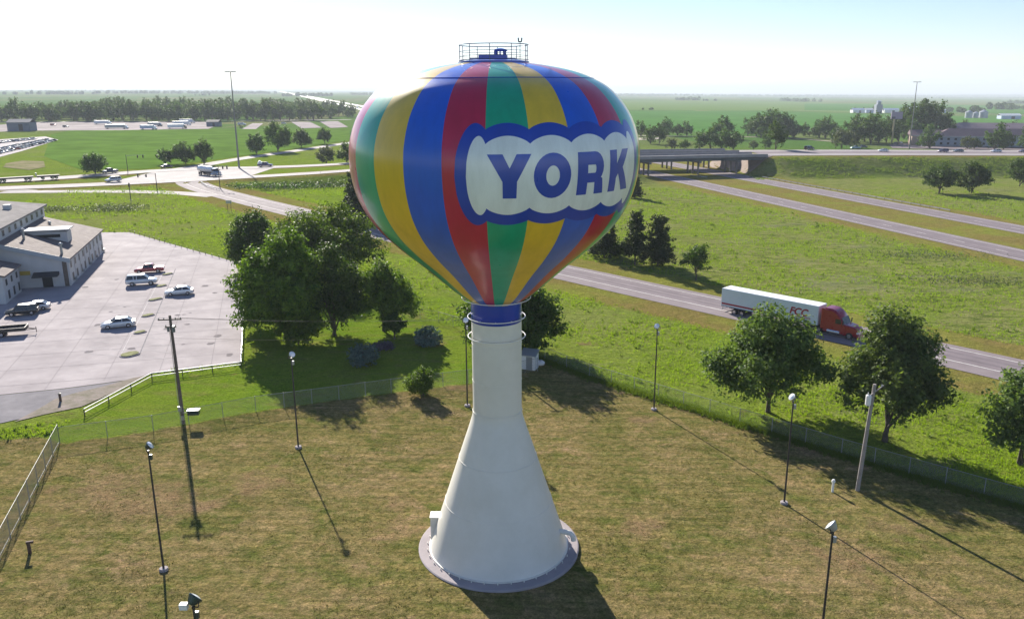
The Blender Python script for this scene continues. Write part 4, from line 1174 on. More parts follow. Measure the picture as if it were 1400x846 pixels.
M_BIN = mat('bin_steel', (0.36, 0.38, 0.42), .5, .3, var=.08, vscale=.3)
for px, w, h, lb in ((1324, 10.5, 8.5, 'leftmost of the three grain bins, grey steel with conical cap'), (1333.5, 8.5, 7.4, 'smaller middle grain bin between two larger steel bins'), (1344, 12.5, 9.0, 'largest grain bin, rightmost of the three steel bins')):
    t = thing('grain_bin', lb, 'grain bin', P(px, 161.5), 0, 'steel grain bins at the far farm')
    MB().lathe([(w / 2, 0), (w / 2, h)], 24).build('drum', M_BIN, t, smooth=30)
    MB().lathe([(w / 2 + .2, h), (w * .1, h + w * .26), (0, h + w * .27)], 24).build('roof', M_BIN, t, smooth=30)
def shed(px, py, l, w, h, rz, label, m, mr, name='farm_shed', grp=None):
    t = thing(name, label, 'shed', P(px, py), rz, grp)
    MB().box((0, 0, h / 2), (l, w, h)).build('wall', m, t)
    MB().loft([[(x, -w / 2 - .4, h - .02), (x, 0, h + w * .2), (x, w / 2 + .4, h - .02), (x, w / 2 + .4, h + .2), (x, 0, h + w * .2 + .25), (x, -w / 2 - .4, h + .2)] for x in (-l / 2 - .4, l / 2 + .4)]).build('roof', mr, t)
    MB().box((l * .1, -w / 2 - .02, h * .42), (l * .18, .1, h * .8)).build('door', M_DSTEEL, t)
    return t
M_BLUEW = mat('blue_white_metal', (0.45, 0.52, 0.66), .5, var=.05, vscale=.2)
shed(1379, 163, 28, 14, 5.0, -.1, 'long low white roofed farm shed right of the grain bins', M_BLUEW, M_WHITE)
for px, l, lb, m in ((1172, 22, 'low white shed at the left end of the far farmyard', M_WHITE), (1187, 14, 'small pale shed just left of the grain elevator', M_BLUEW), (1217, 28, 'long white shed just right of the grain elevator', M_WHITE), (1246, 18, 'taller blue white barn in the far farmyard', M_BLUEW), (1262, 20, 'grey white shed right of the blue white barn', M_WHITE), (1282, 24, 'pale shed at the right end of the far farmyard', M_BLUEW)):
    shed(px, 154.5, l, 14, 5.5 if 'taller' not in lb else 9, 0, lb, m, M_WHITE if m is M_BLUEW else M_BLUEW)
t = thing('grain_elevator', 'tall grey grain elevator standing over the far farmyard', 'grain elevator', P(1200, 155.5))
M_ELEV = mat('elevator_grey', (0.22, 0.25, 0.31), .7, var=.1, vscale=.2)
MB().box((0, 0, 8), (11, 10, 16)).build('silo_block', M_ELEV, t); MB().box((0, 0, 18.6), (6, 7, 5.2)).build('head_house', M_ELEV, t)
MB().loft([[(x, -4, 21.2), (x, 0, 22.8), (x, 4, 21.2)] for x in (-3.4, 3.4)]).build('roof', M_BLUEW, t)
MB().tube([(5.5, 0, 16), (11, 0, 3)], .5, 6).build('spout', M_BIN, t)

# low buildings by the truck yard
shed(31, 179, 17, 12, 6.5, .1, 'dark blue grey shed left of the truck yard', mat('slate_blue_wall', (0.12, 0.15, 0.2), .7), mat('slate_roof', (0.12, 0.13, 0.16), .8), 'yard_shed')
shed(293, 173, 11, 9, 4.0, 0, 'dark hip roofed hut at the right end of truck yard', MATS['slate_blue_wall'], mat('dark_roof', (0.06, 0.06, 0.08), .8), 'yard_hut')
# ------------------------------------------------------------------ vehicles (front along +X)
def car_paint(name, c, metal=0.2): return mat('paint_' + name, c, 0.28, metal, var=.04, vscale=1.5, coat=.8, spec=.5)
PA = {k: car_paint(k, v) for k, v in dict(white=(.75, .75, .74), silver=(.55, .57, .59), black=(.02, .02, .024), red=(.30, .012, .02), blue=(.10, .19, .30), grey=(.16, .17, .19), purple=(.10, .06, .12), teal=(.25, .42, .46), darkblue=(.02, .035, .08)).items()}
M_RED_L = mat('tail_lamp', (.4, .01, .01), .2, coat=.5); M_HEAD_L = mat('head_lamp', (.75, .77, .8), .1, coat=.8)
M_TRIMB = mat('black_trim', (.03, .03, .032), .6)

def wheel(parent, x, y, r, w=.22, hub=M_CHROME, name='wheel'):
    o = MB().tube([(x, y - w / 2, r), (x, y - w * .3, r), (x, y + w * .3, r), (x, y + w / 2, r)], [r * .93, r, r, r * .93], 18).build(name, M_BLACK, parent, smooth=35)
    s = 1 if y > 0 else -1
    MB().tube([(x, y + s * (w / 2 - .04), r), (x, y + s * (w / 2 + .015), r)], [r * .62, r * .58], 14).build('rim', hub, o, smooth=35)
    return o

def ring_body(x, w, zb, zs, zt, r=.12):
    """rounded cross section of a body at x: sill, bulge, shoulder, top"""
    return [(x, -w * .90, zb), (x, -w, zb + (zs - zb) * .45), (x, -w * .985, zs - .04), (x, -w * .90, zt - .02), (x, -w * .6, zt), (x, w * .6, zt), (x, w * .90, zt - .02), (x, w * .985, zs - .04), (x, w, zb + (zs - zb) * .45), (x, w * .90, zb)]

def car(kind, paint, name, label, cat, loc, rz, group=None, scale=1.0, load=None):
    t = thing(name, label, cat, loc, rz, group)
    t.scale = (scale, scale, scale)
    p = PA[paint]
    if kind == 'sedan': L_, Wd, zs, hood, cab, zr, zt = 4.75, .92, .80, 1.15, (1.05, .30, -1.35, -1.95), 1.44, .98
    elif kind == 'suv': L_, Wd, zs, hood, cab, zr, zt = 4.85, .96, .92, 1.25, (1.25, .55, -2.10, -2.34), 1.78, 1.12
    else: L_, Wd, zs, hood, cab, zr, zt = 5.7, .99, .95, 1.55, (1.30, .70, -.75, -.95), 1.82, 1.14
    f = L_ / 2; g = .24 if kind == 'sedan' else .36
    rings = [ring_body(f, Wd * .80, g + .12, zs * .78, zt * .66), ring_body(f - .12, Wd * .93, g, zs * .9, zt * .80), ring_body(f - .6, Wd, g, zs, zt * .92), ring_body(f - hood, Wd, g, zs, zt),]
    if kind == 'pickup':
        rings += [ring_body(cab[3] + .05, Wd, g, zs, zt), ring_body(-f + .15, Wd * .99, g, zs, zt), ring_body(-f, Wd * .97, g + .1, zs * .95, zt * .98)]
    elif kind == 'suv': rings += [ring_body(-f + .5, Wd, g, zs, zt), ring_body(-f + .1, Wd * .97, g, zs, zt), ring_body(-f, Wd * .9, g + .1, zs * .9, zt * .96)]
    else: rings += [ring_body(-f + 1.0, Wd, g, zs, zt), ring_body(-f + .5, Wd * .97, g, zs, zt * .98), ring_body(-f + .08, Wd * .9, g, zs * .95, zt * .95), ring_body(-f, Wd * .82, g + .14, zs * .85, zt * .82)]
    MB().loft(rings).build('body', p, t, smooth=38)
    a, b, c, d = cab; wb, wt = Wd * .90, Wd * .74
    def gh(x0, x1, x2, x3, z0, z1, w0, w1): return [(x0, -w0, z0), (x0, w0, z0), (x3, w0, z0), (x3, -w0, z0)], [(x1, -w1, z1), (x1, w1, z1), (x2, w1, z1), (x2, -w1, z1)]
    lo, hi = gh(a, b, c, d, zt - .03, zr - .04, wb, wt)
    MB().loft([lo, hi]).build('windows', M_GLASSD, t)
    rf = MB().loft([[(b + .06, -wt - .03, zr - .06), (b + .06, wt + .03, zr - .06), (c - .06, wt + .03, zr - .06), (c - .06, -wt - .03, zr - .06)], [(b - .06, -wt + .08, zr + .02), (b - .06, wt - .08, zr + .02), (c + .08, wt - .08, zr + .02), (c + .08, -wt + .08, zr + .02)]])
    rf.build('roof', p, t, smooth=30)
    for s in (-1, 1):
        e = s * .012
        xm = (a + d) / 2 - .1
        bars = [((a, s * wb + e, zt - .04), (b, s * wt + e, zr - .03), .045), ((d, s * wb + e, zt - .04), (c, s * wt + e, zr - .03), .06 if kind != 'suv' else .09), ((xm, s * wb + e, zt - .04), (xm - .03, s * wt + e, zr - .03), .05)]
        if kind == 'suv': bars.append(((-1.15, s * wb + e, zt - .04), (-1.15, s * wt + e, zr - .03), .06))
        for p0_, p1_, r_ in bars: MB().tube([p0_, p1_], r_, 5).build('pillar', p, t)
    r = .33 if kind == 'sedan' else .38
    for sx in (f - .95, -f + (1.0 if kind != 'pickup' else 1.15)):
        for s in (-1, 1): wheel(t, sx, s * (Wd - .07), r)
    for s in (-1, 1):
        MB().box((f - .10, s * Wd * .66, zt * .70), (.14, .36, .16)).build('headlight', M_HEAD_L, t, bevel=.02)
        MB().box((-f + .06, s * Wd * .72, zt * .80), (.14, .28, .2)).build('taillight', M_RED_L, t, bevel=.02)
        MB().box((a - .25, s * (Wd + .06), zt + .06), (.12, .2, .13)).build('mirror', p if kind != 'pickup' else M_TRIMB, t, bevel=.02)
    MB().box((f - .01, 0, g + .22), (.1, Wd * 1.5, .2)).build('bumper', M_CHROME if kind == 'pickup' else M_TRIMB, t, bevel=.02)
    MB().box((-f + .01, 0, g + .25), (.1, Wd * 1.55, .2)).build('bumper', M_CHROME if kind == 'pickup' else M_TRIMB, t, bevel=.02)
    if kind == 'pickup':
        MB().box(((-f + d) / 2 + .05, 0, zt - .12), (f + d - .45, Wd * 1.62, .26)).build('bed', M_TRIMB, t)
        if load: MB().box(((-f + d) / 2, 0, zt + .35), (1.7, 1.5, .8)).box(((-f + d) / 2 - .2, .1, zt + .95), (.9, 1.0, .5), .3).build('bed_cover', load, t, bevel=.08)
    return t

def place(px0, px1, kind, paint, name, label, cat, flip=1, group=None, near=True, **kw):
    """near-side ground line of a vehicle between two photo points (left, right); flip=1: front at right"""
    A_, B_ = P(*px0), P(*px1)
    if flip < 0: A_, B_ = B_, A_
    d = (B_ - A_)[:2]; ln_ = float(np.linalg.norm(d)); d = d / ln_
    L0 = dict(sedan=4.75, suv=4.85, pickup=5.7)[kind]; sc = min(1.12, max(.92, ln_ / L0))
    nrm = np.array([-d[1], d[0]]);
    if nrm[1] < 0: nrm = -nrm
    c = (A_ + B_)[:2] / 2 + nrm * .9 * sc
    z = max(float(G(*c)), 0 if abs(iq(*c)) > 40 else -99) if False else float(G(*c))
    on = polyd([tuple(q) for q in Bc], *c) < 6 or polyd([tuple(q) for q in Ac], *c) < 6
    zz = (float(deck_z(c[0])) + .055) if on else z + .075
    return car(kind, paint, name, label, cat, (c[0], c[1], zz), math.atan2(d[1], d[0]), group, sc, **kw)

GL = 'vehicles parked on the motel lot'
place((138, 452), (186, 447.5), 'sedan', 'silver', 'sedan', 'silver sedan parked alone in the lower left row of the motel lot', 'car', -1, GL)
place((172, 392.5), (215, 390), 'suv', 'silver', 'suv', 'silver wagon with roof rack parked in front of the red pickup', 'car', 1, GL)
place((184, 375), (224, 373), 'pickup', 'red', 'pickup_truck', 'dark red pickup parked at the far end of the motel lot row', 'pickup', -1, GL)
place((225, 406), (265, 403.5), 'sedan', 'white', 'sedan', 'white sedan parked to the right of the grass islands', 'car', -1, GL)
place((12, 434), (48, 431), 'suv', 'black', 'suv', 'black car parked in shade beside the motel annex', 'car', -1, GL)
place((28, 427), (66, 424), 'sedan', 'silver', 'sedan', 'silver car parked behind the black one beside the motel annex', 'car', -1, GL)

# long dark flat trailer at the left frame edge
A_, B_ = P(-22, 463), P(33, 459); d = (B_ - A_)[:2]; d /= np.linalg.norm(d)
t = thing('flat_trailer', 'dark low flat trailer parked at the left edge of the motel lot', 'trailer', B_ + np.array([0, .9, .07]), math.atan2(d[1], d[0]))
MB().box((-3.4, 0, .78), (6.8, 2.2, .16)).build('deck', M_WOOD, t, bevel=.02)
fr_ = MB()
for s in (-1, 1): fr_.box((-3.4, s * 1.06, .95), (6.8, .08, .5))
fr_.box((-.02, 0, .95), (.08, 2.1, .5)); fr_.build('side_rail', M_DSTEEL, t)
MB().tube([(0, .5, .7), (1.2, 0, .62)], .06, 6).tube([(0, -.5, .7), (1.2, 0, .62)], .06, 6).tube([(1.15, 0, .1), (1.15, 0, 1.0)], .05, 6).build('tongue', M_DSTEEL, t)
for x in (-3.0, -4.0):
    for s in (-1, 1): wheel(t, x, s * 1.0, .36)

def text_mesh(s, size, name, m, parent, loc, rot, ext_=.012, shear=.25, bold=.03):
    cu = bpy.data.curves.new(name, 'FONT'); cu.body = s; cu.size = size; cu.extrude = ext_; cu.shear = shear; cu.offset = bold; cu.align_x = 'CENTER'
    o = bpy.data.objects.new(name, cu); COL.objects.link(o)
    dg = bpy.context.evaluated_depsgraph_get(); me = bpy.data.meshes.new_from_object(o.evaluated_get(dg))
    bpy.data.objects.remove(o); bpy.data.curves.remove(cu)
    me.materials.clear(); me.materials.append(m)
    o = bpy.data.objects.new(name, me); COL.objects.link(o); o.parent = parent; o.location = loc; o.rotation_euler = rot
    return o

# tractor of a semi: front at x = 0 going back to -7
def tractor(t, p, sleeper=True, hub=M_CHROME, fairing=True):
    def sec(x, w, z0, z1, r=.15): return [(x, -w, z0), (x, -w, z1 - r), (x, -w + r, z1), (x, w - r, z1), (x, w, z1 - r), (x, w, z0)]
    MB().loft([sec(-.02, .78, .62, 1.45), sec(-.25, .95, .5, 1.72), sec(-1.1, 1.08, .5, 1.95), sec(-2.05, 1.18, .5, 2.05)]).build('hood', p, t, smooth=35)
    xe = -5.0 if sleeper else -3.7
    cb = MB().loft([sec(-1.95, 1.22, .6, 2.0, .1), sec(-2.55, 1.24, .6, 3.0, .22), sec(-3.3, 1.26, .6, 3.75 if fairing else 3.05, .25), sec(-3.9 if sleeper else -3.5, 1.26, .6, 4.0 if fairing else 3.1, .25), sec(xe, 1.26, .6, 4.02 if fairing else 3.1, .25)])
    cb.build('cab', p, t, smooth=35)
    MB().add([(-1.99, -1.08, 2.06), (-1.99, 1.08, 2.06), (-2.50, 1.02, 2.92), (-2.50, -1.02, 2.92), (-1.96, -1.08, 2.02), (-1.96, 1.08, 2.02), (-2.46, 1.02, 2.96), (-2.46, -1.02, 2.96)], [(0, 1, 2, 3), (7, 6, 5, 4), (0, 4, 5, 1), (1, 5, 6, 2), (2, 6, 7, 3), (3, 7, 4, 0)]).build('windshield', M_GLASSD, t)
    for s in (-1, 1):
        MB().box((-2.85, s * 1.255, 2.35), (.85, .04, .7)).build('side_window', M_GLASSD, t, bevel=.01)
        MB().box((-2.05, s * 1.42, 2.3), (.12, .22, .6)).build('mirror', M_TRIMB, t, bevel=.02)
        MB().box((-.12, s * .78, 1.05), (.25, .3, .25)).build('headlight', M_HEAD_L, t, bevel=.03)
        MB().tube([(-2.5, s * 1.12, .72), (-4.4, s * 1.12, .72)], .3, 12).build('fuel_tank', M_CHROME if hub is M_CHROME else p, t, smooth=35)
        if fairing: MB().box((-5.2, s * 1.22, 2.4), (.5, .05, 3.0)).build('side_fairing', p, t)
    MB().box((-.0, 0, 1.15), (.06, 1.1, .8)).build('grille', M_CHROME, t, bevel=.02)
    MB().box((.05, 0, .52), (.3, 2.3, .36)).build('bumper', p, t, bevel=.05)
    MB().box((-5.0, 0, .85), (4.2, .9, .25)).build('chassis', M_DSTEEL, t)
    wheel(t, -1.15, 1.05, .5, .3, M_CHROME); wheel(t, -1.15, -1.05, .5, .3, M_CHROME)
    for x in (-5.7, -7.0):
        for s in (-1, 1): wheel(t, x, s * .98, .5, .55, M_CHROME)
    if not fairing:
        for s in (-1, 1): MB().tube([(-3.85, s * 1.1, .8), (-3.85, s * 1.1, 3.9)], .09, 8).build('exhaust_stack', M_CHROME, t, smooth=True)

# the red and white articulated lorry on the ramp
a0, a1 = atz(986, 413, 1.1), atz(1128, 442, 1.1)
d = (a1 - a0)[:2]; d /= np.linalg.norm(d); nrm = np.array([-d[1], d[0]])
rear = a0[:2] + nrm * 1.3
front = rear + d * (16.2 + .9 + 5.0)
t = thing('semi_truck', 'red semi truck pulling a white box trailer along the ramp, partly behind trees', 'semi truck', (front[0], front[1], float(G(*front)) + .06), math.atan2(d[1], d[0]))
MT_RED = car_paint('truck_red', (.30, .003, .026)); M_TRW = mat('trailer_white', (.66, .74, .81), .42, var=.05, vscale=.4, coat=.2)
tractor(t, MT_RED)
x1, x0 = -5.9, -22.1; xm = (x0 + x1) / 2
tl_ = MB().box((xm, 0, 2.58), (x1 - x0, 2.6, 2.86)).build('trailer_box', M_TRW, t, bevel=.04)
MB().box((xm, 0, 4.03), (x1 - x0 - .06, 2.52, .05)).build('trailer_roof', mat('trailer_roof_white', (.8, .82, .84), .45, var=.06, vscale=.3), tl_)
for s in (-1, 1):
    rb_ = MB()
    for k in range(27): rb_.box((x0 + .3 + k * (x1 - x0 - .6) / 26, s * 1.302, 2.6), (.05, .02, 2.6))
    rb_.build('side_ribs', M_TRW, tl_)
for s in (-1, 1):
    MB().box((x0 + 3.9, s * 1.32, 1.62), (7.6, .02, .26)).build('stripe', mat('stripe_red', (.35, .02, .05), .4), tl_)
    MB().box((xm, s * 1.325, 1.20), (x1 - x0 - .1, .03, .08)).build('stripe', M_NAVY_S if 'M_NAVY_S' in globals() else mat('stripe_navy', (.03, .04, .15), .4), tl_)
text_mesh('FCC', 1.5, 'lettering', MATS['stripe_red'], tl_, (-9.0, -1.325, 2.2), (math.pi / 2, 0, 0), bold=.05)
MB().box((-9.3, -1.33, 1.95), (4.6, .02, .12)).build('stripe', MATS['stripe_red'], tl_)
MB().box((-8.8, -1.33, 1.66), (3.4, .02, .10)).build('stripe', mat('stripe_blue', (.06, .12, .35), .4), tl_)
for s in (-1, 1): MB().box((x0 - .01, s * .64, 2.6), (.05, 1.2, 2.6)).build('rear_door', M_TRW, tl_, bevel=.02)
MB().box((x0 + 3.2, 0, .95), (4.4, .9, .3)).build('bogie', M_DSTEEL, tl_)
for x in (x0 + 2.4, x0 + 3.75):
    for s in (-1, 1): wheel(tl_, x, s * .98, .5, .58, M_CHROME)
for s in (-1, 1): MB().box((x1 - 3.0, s * .7, .75), (.14, .14, .95)).box((x1 - 3.0, s * .7, .28), (.3, .3, .05)).build('landing_leg', M_STEEL, tl_)
MB().box((x0 + .05, 0, .62), (.1, 2.2, .12)).box((x0 + .05, .8, .85), (.08, .08, .5)).box((x0 + .05, -.8, .85), (.08, .08, .5)).build('underride_guard', M_STEEL, tl_)

# vehicles on the crossroad at left
GX = 'vehicles on the crossroad'
place((140, 238.5), (164, 236.5), 'pickup', 'darkblue', 'pickup_truck', 'dark blue pickup on the far lanes left of the intersection', 'pickup', -1, GX)
place((143, 250.5), (169, 249), 'suv', 'silver', 'suv', 'silver car on the near lanes left of the intersection', 'car', -1, GX)
place((221, 231), (239, 229.5), 'sedan', 'black', 'sedan', 'black car on the far lanes nearing the intersection', 'car', 1, GX)
place((352, 229), (372, 228.5), 'pickup', 'purple', 'pickup_truck', 'dark pickup carrying a pale load right of the intersection', 'pickup', 1, GX, load=M_WHITE)
# blue tanker crossing the intersection
A_, B_ = P(259, 237.5), P(299, 242.5); d = (B_ - A_)[:2]; d /= np.linalg.norm(d)
fz = float(deck_z(B_[0])) + .07
t = thing('tanker_truck', 'blue tanker truck with silver tank turning in the left intersection', 'tanker truck', (B_[0], B_[1] + 1.2, fz), math.atan2(d[1], d[0]))
tractor(t, PA['blue'], sleeper=False, fairing=False)
tk = MB().tube([(-4.6, 0, 2.35), (-4.9, 0, 2.35), (-14.6, 0, 2.35), (-14.9, 0, 2.35)], [.75, 1.12, 1.12, .75], 20).build('tank', PA['silver'], t, smooth=35)
MB().box((-9.6, 0, 3.5), (8.5, .7, .14)).build('catwalk', M_STEEL, tk)
MB().box((-9.8, 0, 1.05), (9.8, 1.0, .3)).build('chassis', M_DSTEEL, t)
for k in range(3): MB().lathe([(.3, 0), (.3, .25), (0, .28)], 12, (-6.8 - 2.8 * k, 0, 3.45)).build('manhole', M_STEEL, tk)
for x in (-11.9, -13.2):
    for s in (-1, 1): wheel(t, x, s * .98, .5, .55, M_CHROME)
for s in (-1, 1): MB().box((-12.5, s * 1.0, 1.12), (2.8, .5, .08)).build('mudguard', M_DSTEEL, t)
# flatbed train at the far left
A_, B_ = P(-24, 251.5), P(81, 246); d = (A_ - B_)[:2]; d /= np.linalg.norm(d); ln_ = float(np.linalg.norm((A_ - B_)[:2]))
nrm = np.array([d[1], -d[0]]); c = A_[:2] + nrm * 1.2 if nrm[1] > 0 else A_[:2] - nrm * 1.2
t = thing('flatbed_truck', 'black semi truck with two empty flatbed trailers at the far left of the crossroad', 'semi truck', (c[0], c[1], float(deck_z(c[0])) + .06), math.atan2(d[1], d[0]))
tractor(t, PA['black'], fairing=False)
for (xa, xb) in ((-4.4, -16.4), (-17.4, -ln_ - .5)):
    fb = MB().box(((xa + xb) / 2, 0, 1.38), (xa - xb, 2.5, .2)).build('flatbed', M_WOODG, t, bevel=.02)
    MB().box(((xa + xb) / 2, .5, 1.05), (xa - xb - .4, .16, .46)).box(((xa + xb) / 2, -.5, 1.05), (xa - xb - .4, .16, .46)).build('beam', M_DSTEEL, fb)
    MB().box((xa + .06, 0, 2.0), (.1, 2.4, 1.1)).build('headboard', M_STEEL, fb)
    for x in ((xb + 1.2, xb + 2.5) if xa > -10 else (xb + 1.2, xb + 2.5, xa - 2.0)):
        for s in (-1, 1): wheel(fb, x, s * .98, .5, .55, M_CHROME)

GR = 'cars on the crossroad at right'
place((1102, 206), (1115, 205.5), 'suv', 'black', 'suv', 'dark car on the crossroad just right of the bridge', 'car', 1, GR)
place((1162, 204), (1179, 204), 'pickup', 'teal', 'pickup_truck', 'pale teal pickup on the far crossroad lanes before grey bushes', 'pickup', -1, GR)
place((1178, 202.5), (1186, 202.5), 'suv', 'darkblue', 'suv', 'dark vehicle right behind the pale teal pickup', 'car', 1, GR)
place((1202, 208), (1215, 208), 'sedan', 'white', 'sedan', 'white car alone on the near crossroad lanes left of the mast', 'car', -1, GR)
place((1284, 208.8), (1297, 208.8), 'suv', 'purple', 'suv', 'dark purple car leading a second car before the hotel', 'car', -1, GR)
place((1305, 208.5), (1318, 208.5), 'sedan', 'grey', 'sedan', 'dark grey car following the purple one before the hotel', 'car', -1, GR)
place((1357, 208.8), (1370, 208.8), 'sedan', 'silver', 'sedan', 'silver car toward the right end of the crossroad', 'car', -1, GR)
place((1395, 209), (1408, 209), 'sedan', 'purple', 'sedan', 'car cut off by the right frame edge on the crossroad', 'car', -1, GR)
GH = 'cars parked before the hotel'
for px, py, c, k, lb in ((1231, 197, 'white', 'sedan', 'white car parked left of the hotel gable wing'), (1302, 196, 'white', 'suv', 'white van like car by the hotel wall left of the shrubs'), (1308, 200, 'white', 'sedan', 'white car parked just in front of another by the hotel'), (1337, 200, 'grey', 'suv', 'grey car parked between the two hotel trees'), (1373, 200, 'red', 'sedan', 'dark red car parked right of the rounded hotel tree'), (1385, 201, 'white', 'suv', 'white car parked at the right end of the hotel front'), (1224, 198, 'black', 'suv', 'dark car parked left of the white one by the sign pole')):
    q = P(px, py); car(k, c, 'parked_car', lb, 'car', (q[0], q[1], q[2] + .1), .3 + (px % 5) * .5, GH)

# far lot: many small cars, trucks in the yard
rnd = random.Random(5)
def simple_car(p):
    mb = MB(); f = 2.35
    mb.loft([ring_body(f, .75, .35, .65, .65), ring_body(f - .5, .9, .25, .85, .88), ring_body(-f + .4, .9, .25, .85, .95), ring_body(-f, .75, .35, .7, .85)], 0)
    mb.loft([[(1.0, -.82, .88), (1.0, .82, .88), (-1.7, .82, .9), (-1.7, -.82, .9)], [(.3, -.66, 1.42), (.3, .66, 1.42), (-1.1, .66, 1.42), (-1.1, -.66, 1.42)]], 1)
    mb.box((-.4, 0, 1.44), (1.4, 1.36, .06), 0, 0)
    for x in (1.4, -1.4):
        for s in (-1, 1): mb.tube([(x, s * .72, .32), (x, s * .92, .32)], .32, 10, 2)
    o = mb.build('parked_car', [p, M_GLASSD, M_BLACK], None, smooth=38)
    return o
protos = [simple_car(PA[c]) for c in ('white', 'silver', 'black', 'darkblue', 'red', 'grey')]
words = ['white', 'silver', 'black', 'dark blue', 'red', 'grey']
used = [False] * 6
def lot_row(pa, pb, nn, ws):
    for i in range(nn):
        x = pa[0] + (pb[0] - pa[0]) * (i + rnd.uniform(-.2, .2)) / (nn - 1); y = pa[1] + (pb[1] - pa[1]) * i / (nn - 1)
        k = rnd.choices(range(6), ws)[0]
        o = protos[k] if not used[k] else protos[k].copy()
        if used[k]: COL.objects.link(o)
        used[k] = True
        q = P(x, y); o.location = (q[0], q[1], q[2] + .13); o.rotation_euler = (0, 0, rnd.choice((.9, .9 + math.pi)) + rnd.uniform(-.06, .06))
        tag(o, words[k] + ' car parked in the crowded lot at far left', 'car', words[k] + ' cars in the far left lot')
lot_row((-4, 196.5), (46, 191), 11, (5, 3, 3, 2, .6, 1))
lot_row((-4, 206), (64, 192.5), 15, (5, 3, 3, 2, .6, 1))
lot_row((-4, 211), (72, 193.5), 16, (3, 3, 4, 2, .6, 2))

def yard_truck(px, py, l, h, cabc, boxm, rz, label, two=False):
    t = thing('parked_truck', label, 'truck', P(px, py), rz, 'trucks standing on the far truck yard')
    MB().box((-l / 2 - 2.6, 0, 1.1 + h / 2), (l, 2.6, h)).build('trailer_box', boxm, t, bevel=.05)
    MB().loft([[(-.1, -1.1, .6), (-.1, 1.1, .6), (-.1, 1.1, 1.6), (-.1, -1.1, 1.6)], [(-1.0, -1.2, .5), (-1.0, 1.2, .5), (-1.0, 1.2, 1.9), (-1.0, -1.2, 1.9)], [(-1.6, -1.2, .5), (-1.6, 1.2, .5), (-1.6, 1.15, 3.0), (-1.6, -1.15, 3.0)], [(-2.5, -1.2, .5), (-2.5, 1.2, .5), (-2.5, 1.2, 3.2), (-2.5, -1.2, 3.2)]]).build('cab', PA[cabc], t)
    MB().add([(-1.08, -1.0, 2.0), (-1.08, 1.0, 2.0), (-1.52, 1.0, 2.85), (-1.52, -1.0, 2.85)], [(0, 1, 2, 3)]).build('windshield', M_GLASSD, t)
    for x in (-1.0, -3.6, -l - 1.0): 
        for s in (-1, 1): wheel(t, x, s * .95, .5, .5)
    return t
yard_truck(153, 170.5, 13, 2.8, 'white', M_WHITE, .1, 'white box truck on the yard by the woodland, farthest left of the pair')
yard_truck(176, 176.5, 16, 2.8, 'silver', M_GREYH, .15, 'grey trailer truck at the front edge of the yard left of centre')
yard_truck(215, 177.5, 11, 2.7, 'white', M_BLUEW, .05, 'blue white truck at the front of the yard, second from right')
yard_truck(222, 173, 10, 2.7, 'darkblue', M_GREYH, .05, 'dark cabbed truck just behind the blue white truck on the yard')
yard_truck(256, 176, 13, 2.9, 'black', M_WHITE, .3, 'white trailer truck at the front of the three by the yard end')
yard_truck(262, 171.5, 14, 2.9, 'white', M_WHITE, .3, 'white trailer truck in the middle of three by the yard end')
yard_truck(267, 168.5, 12, 2.9, 'silver', M_BLUEW, .3, 'blue white trailer truck at the back of three by the yard end')
q = P(331, 172); car('suv', 'white', 'parked_van', 'white van standing alone on the yard strip right of the mast', 'van', (q[0], q[1], q[2] + .2), .1, None, 1.6)
for px, py, c in ((73, 172, 'red'), (90, 174.5, 'grey'), (388, 170, 'white')):
    q = P(px, py); car('suv', c, 'parked_car', {'red': 'small dark red car at the back of the truck yard', 'grey': 'small grey car in the middle of the empty truck yard', 'white': 'small pale car at the yard edge beyond the tallest roadside tree'}[c], 'car', (q[0], q[1], q[2] + .15), .1)
# traffic on the far interstate
for i, (s, o, c) in enumerate(((620, -17, 'white'), (900, 13, 'silver'), (1250, -17, 'white'), (1500, 13, 'black'), (1900, -13, 'white'), (2300, 17, 'grey'))):
    q = I_C + I_D * s + IPERP * o; yz = float(G(*q)) + .08
    if c in ('white',):
        t = yard_truck(700, 170, 14, 2.8, 'white', M_WHITE, math.atan2(I_D[1], I_D[0]), ['white truck on the interstate nearest behind the balloon', '', 'white truck farther along the interstate toward the horizon', '', 'tiny white truck on the most distant visible interstate stretch', ''][i]); t.location = (q[0], q[1], yz); t['group'] = 'trucks on the far interstate'
# ------------------------------------------------------------------ trees
RNG = np.random.default_rng(11)
FO_MAPLE = foliage('leaf_maple', (0.028, 0.068, 0.012), (0.16, 0.25, 0.032), .32)
FO_GREY = foliage('leaf_silver', (0.042, 0.078, 0.026), (0.15, 0.205, 0.062), .36)
FO_DARK = foliage('leaf_dark', (0.026, 0.06, 0.018), (0.09, 0.15, 0.032), .3)
FO_PINE = foliage('needle_dark', (0.022, 0.04, 0.018), (0.062, 0.085, 0.034), .18)
FO_BLUE = foliage('needle_blue', (0.07, 0.12, 0.115), (0.17, 0.26, 0.24), .15)
FO_FAR = foliage('leaf_far', (0.028, 0.065, 0.018), (0.085, 0.145, 0.035), .3)
FO_SHRUB = foliage('leaf_shrub', (0.05, 0.11, 0.015), (0.13, 0.21, 0.03), .35)
FO_OLIVE = foliage('leaf_olive', (0.055, 0.075, 0.045), (0.12, 0.14, 0.085), .3)

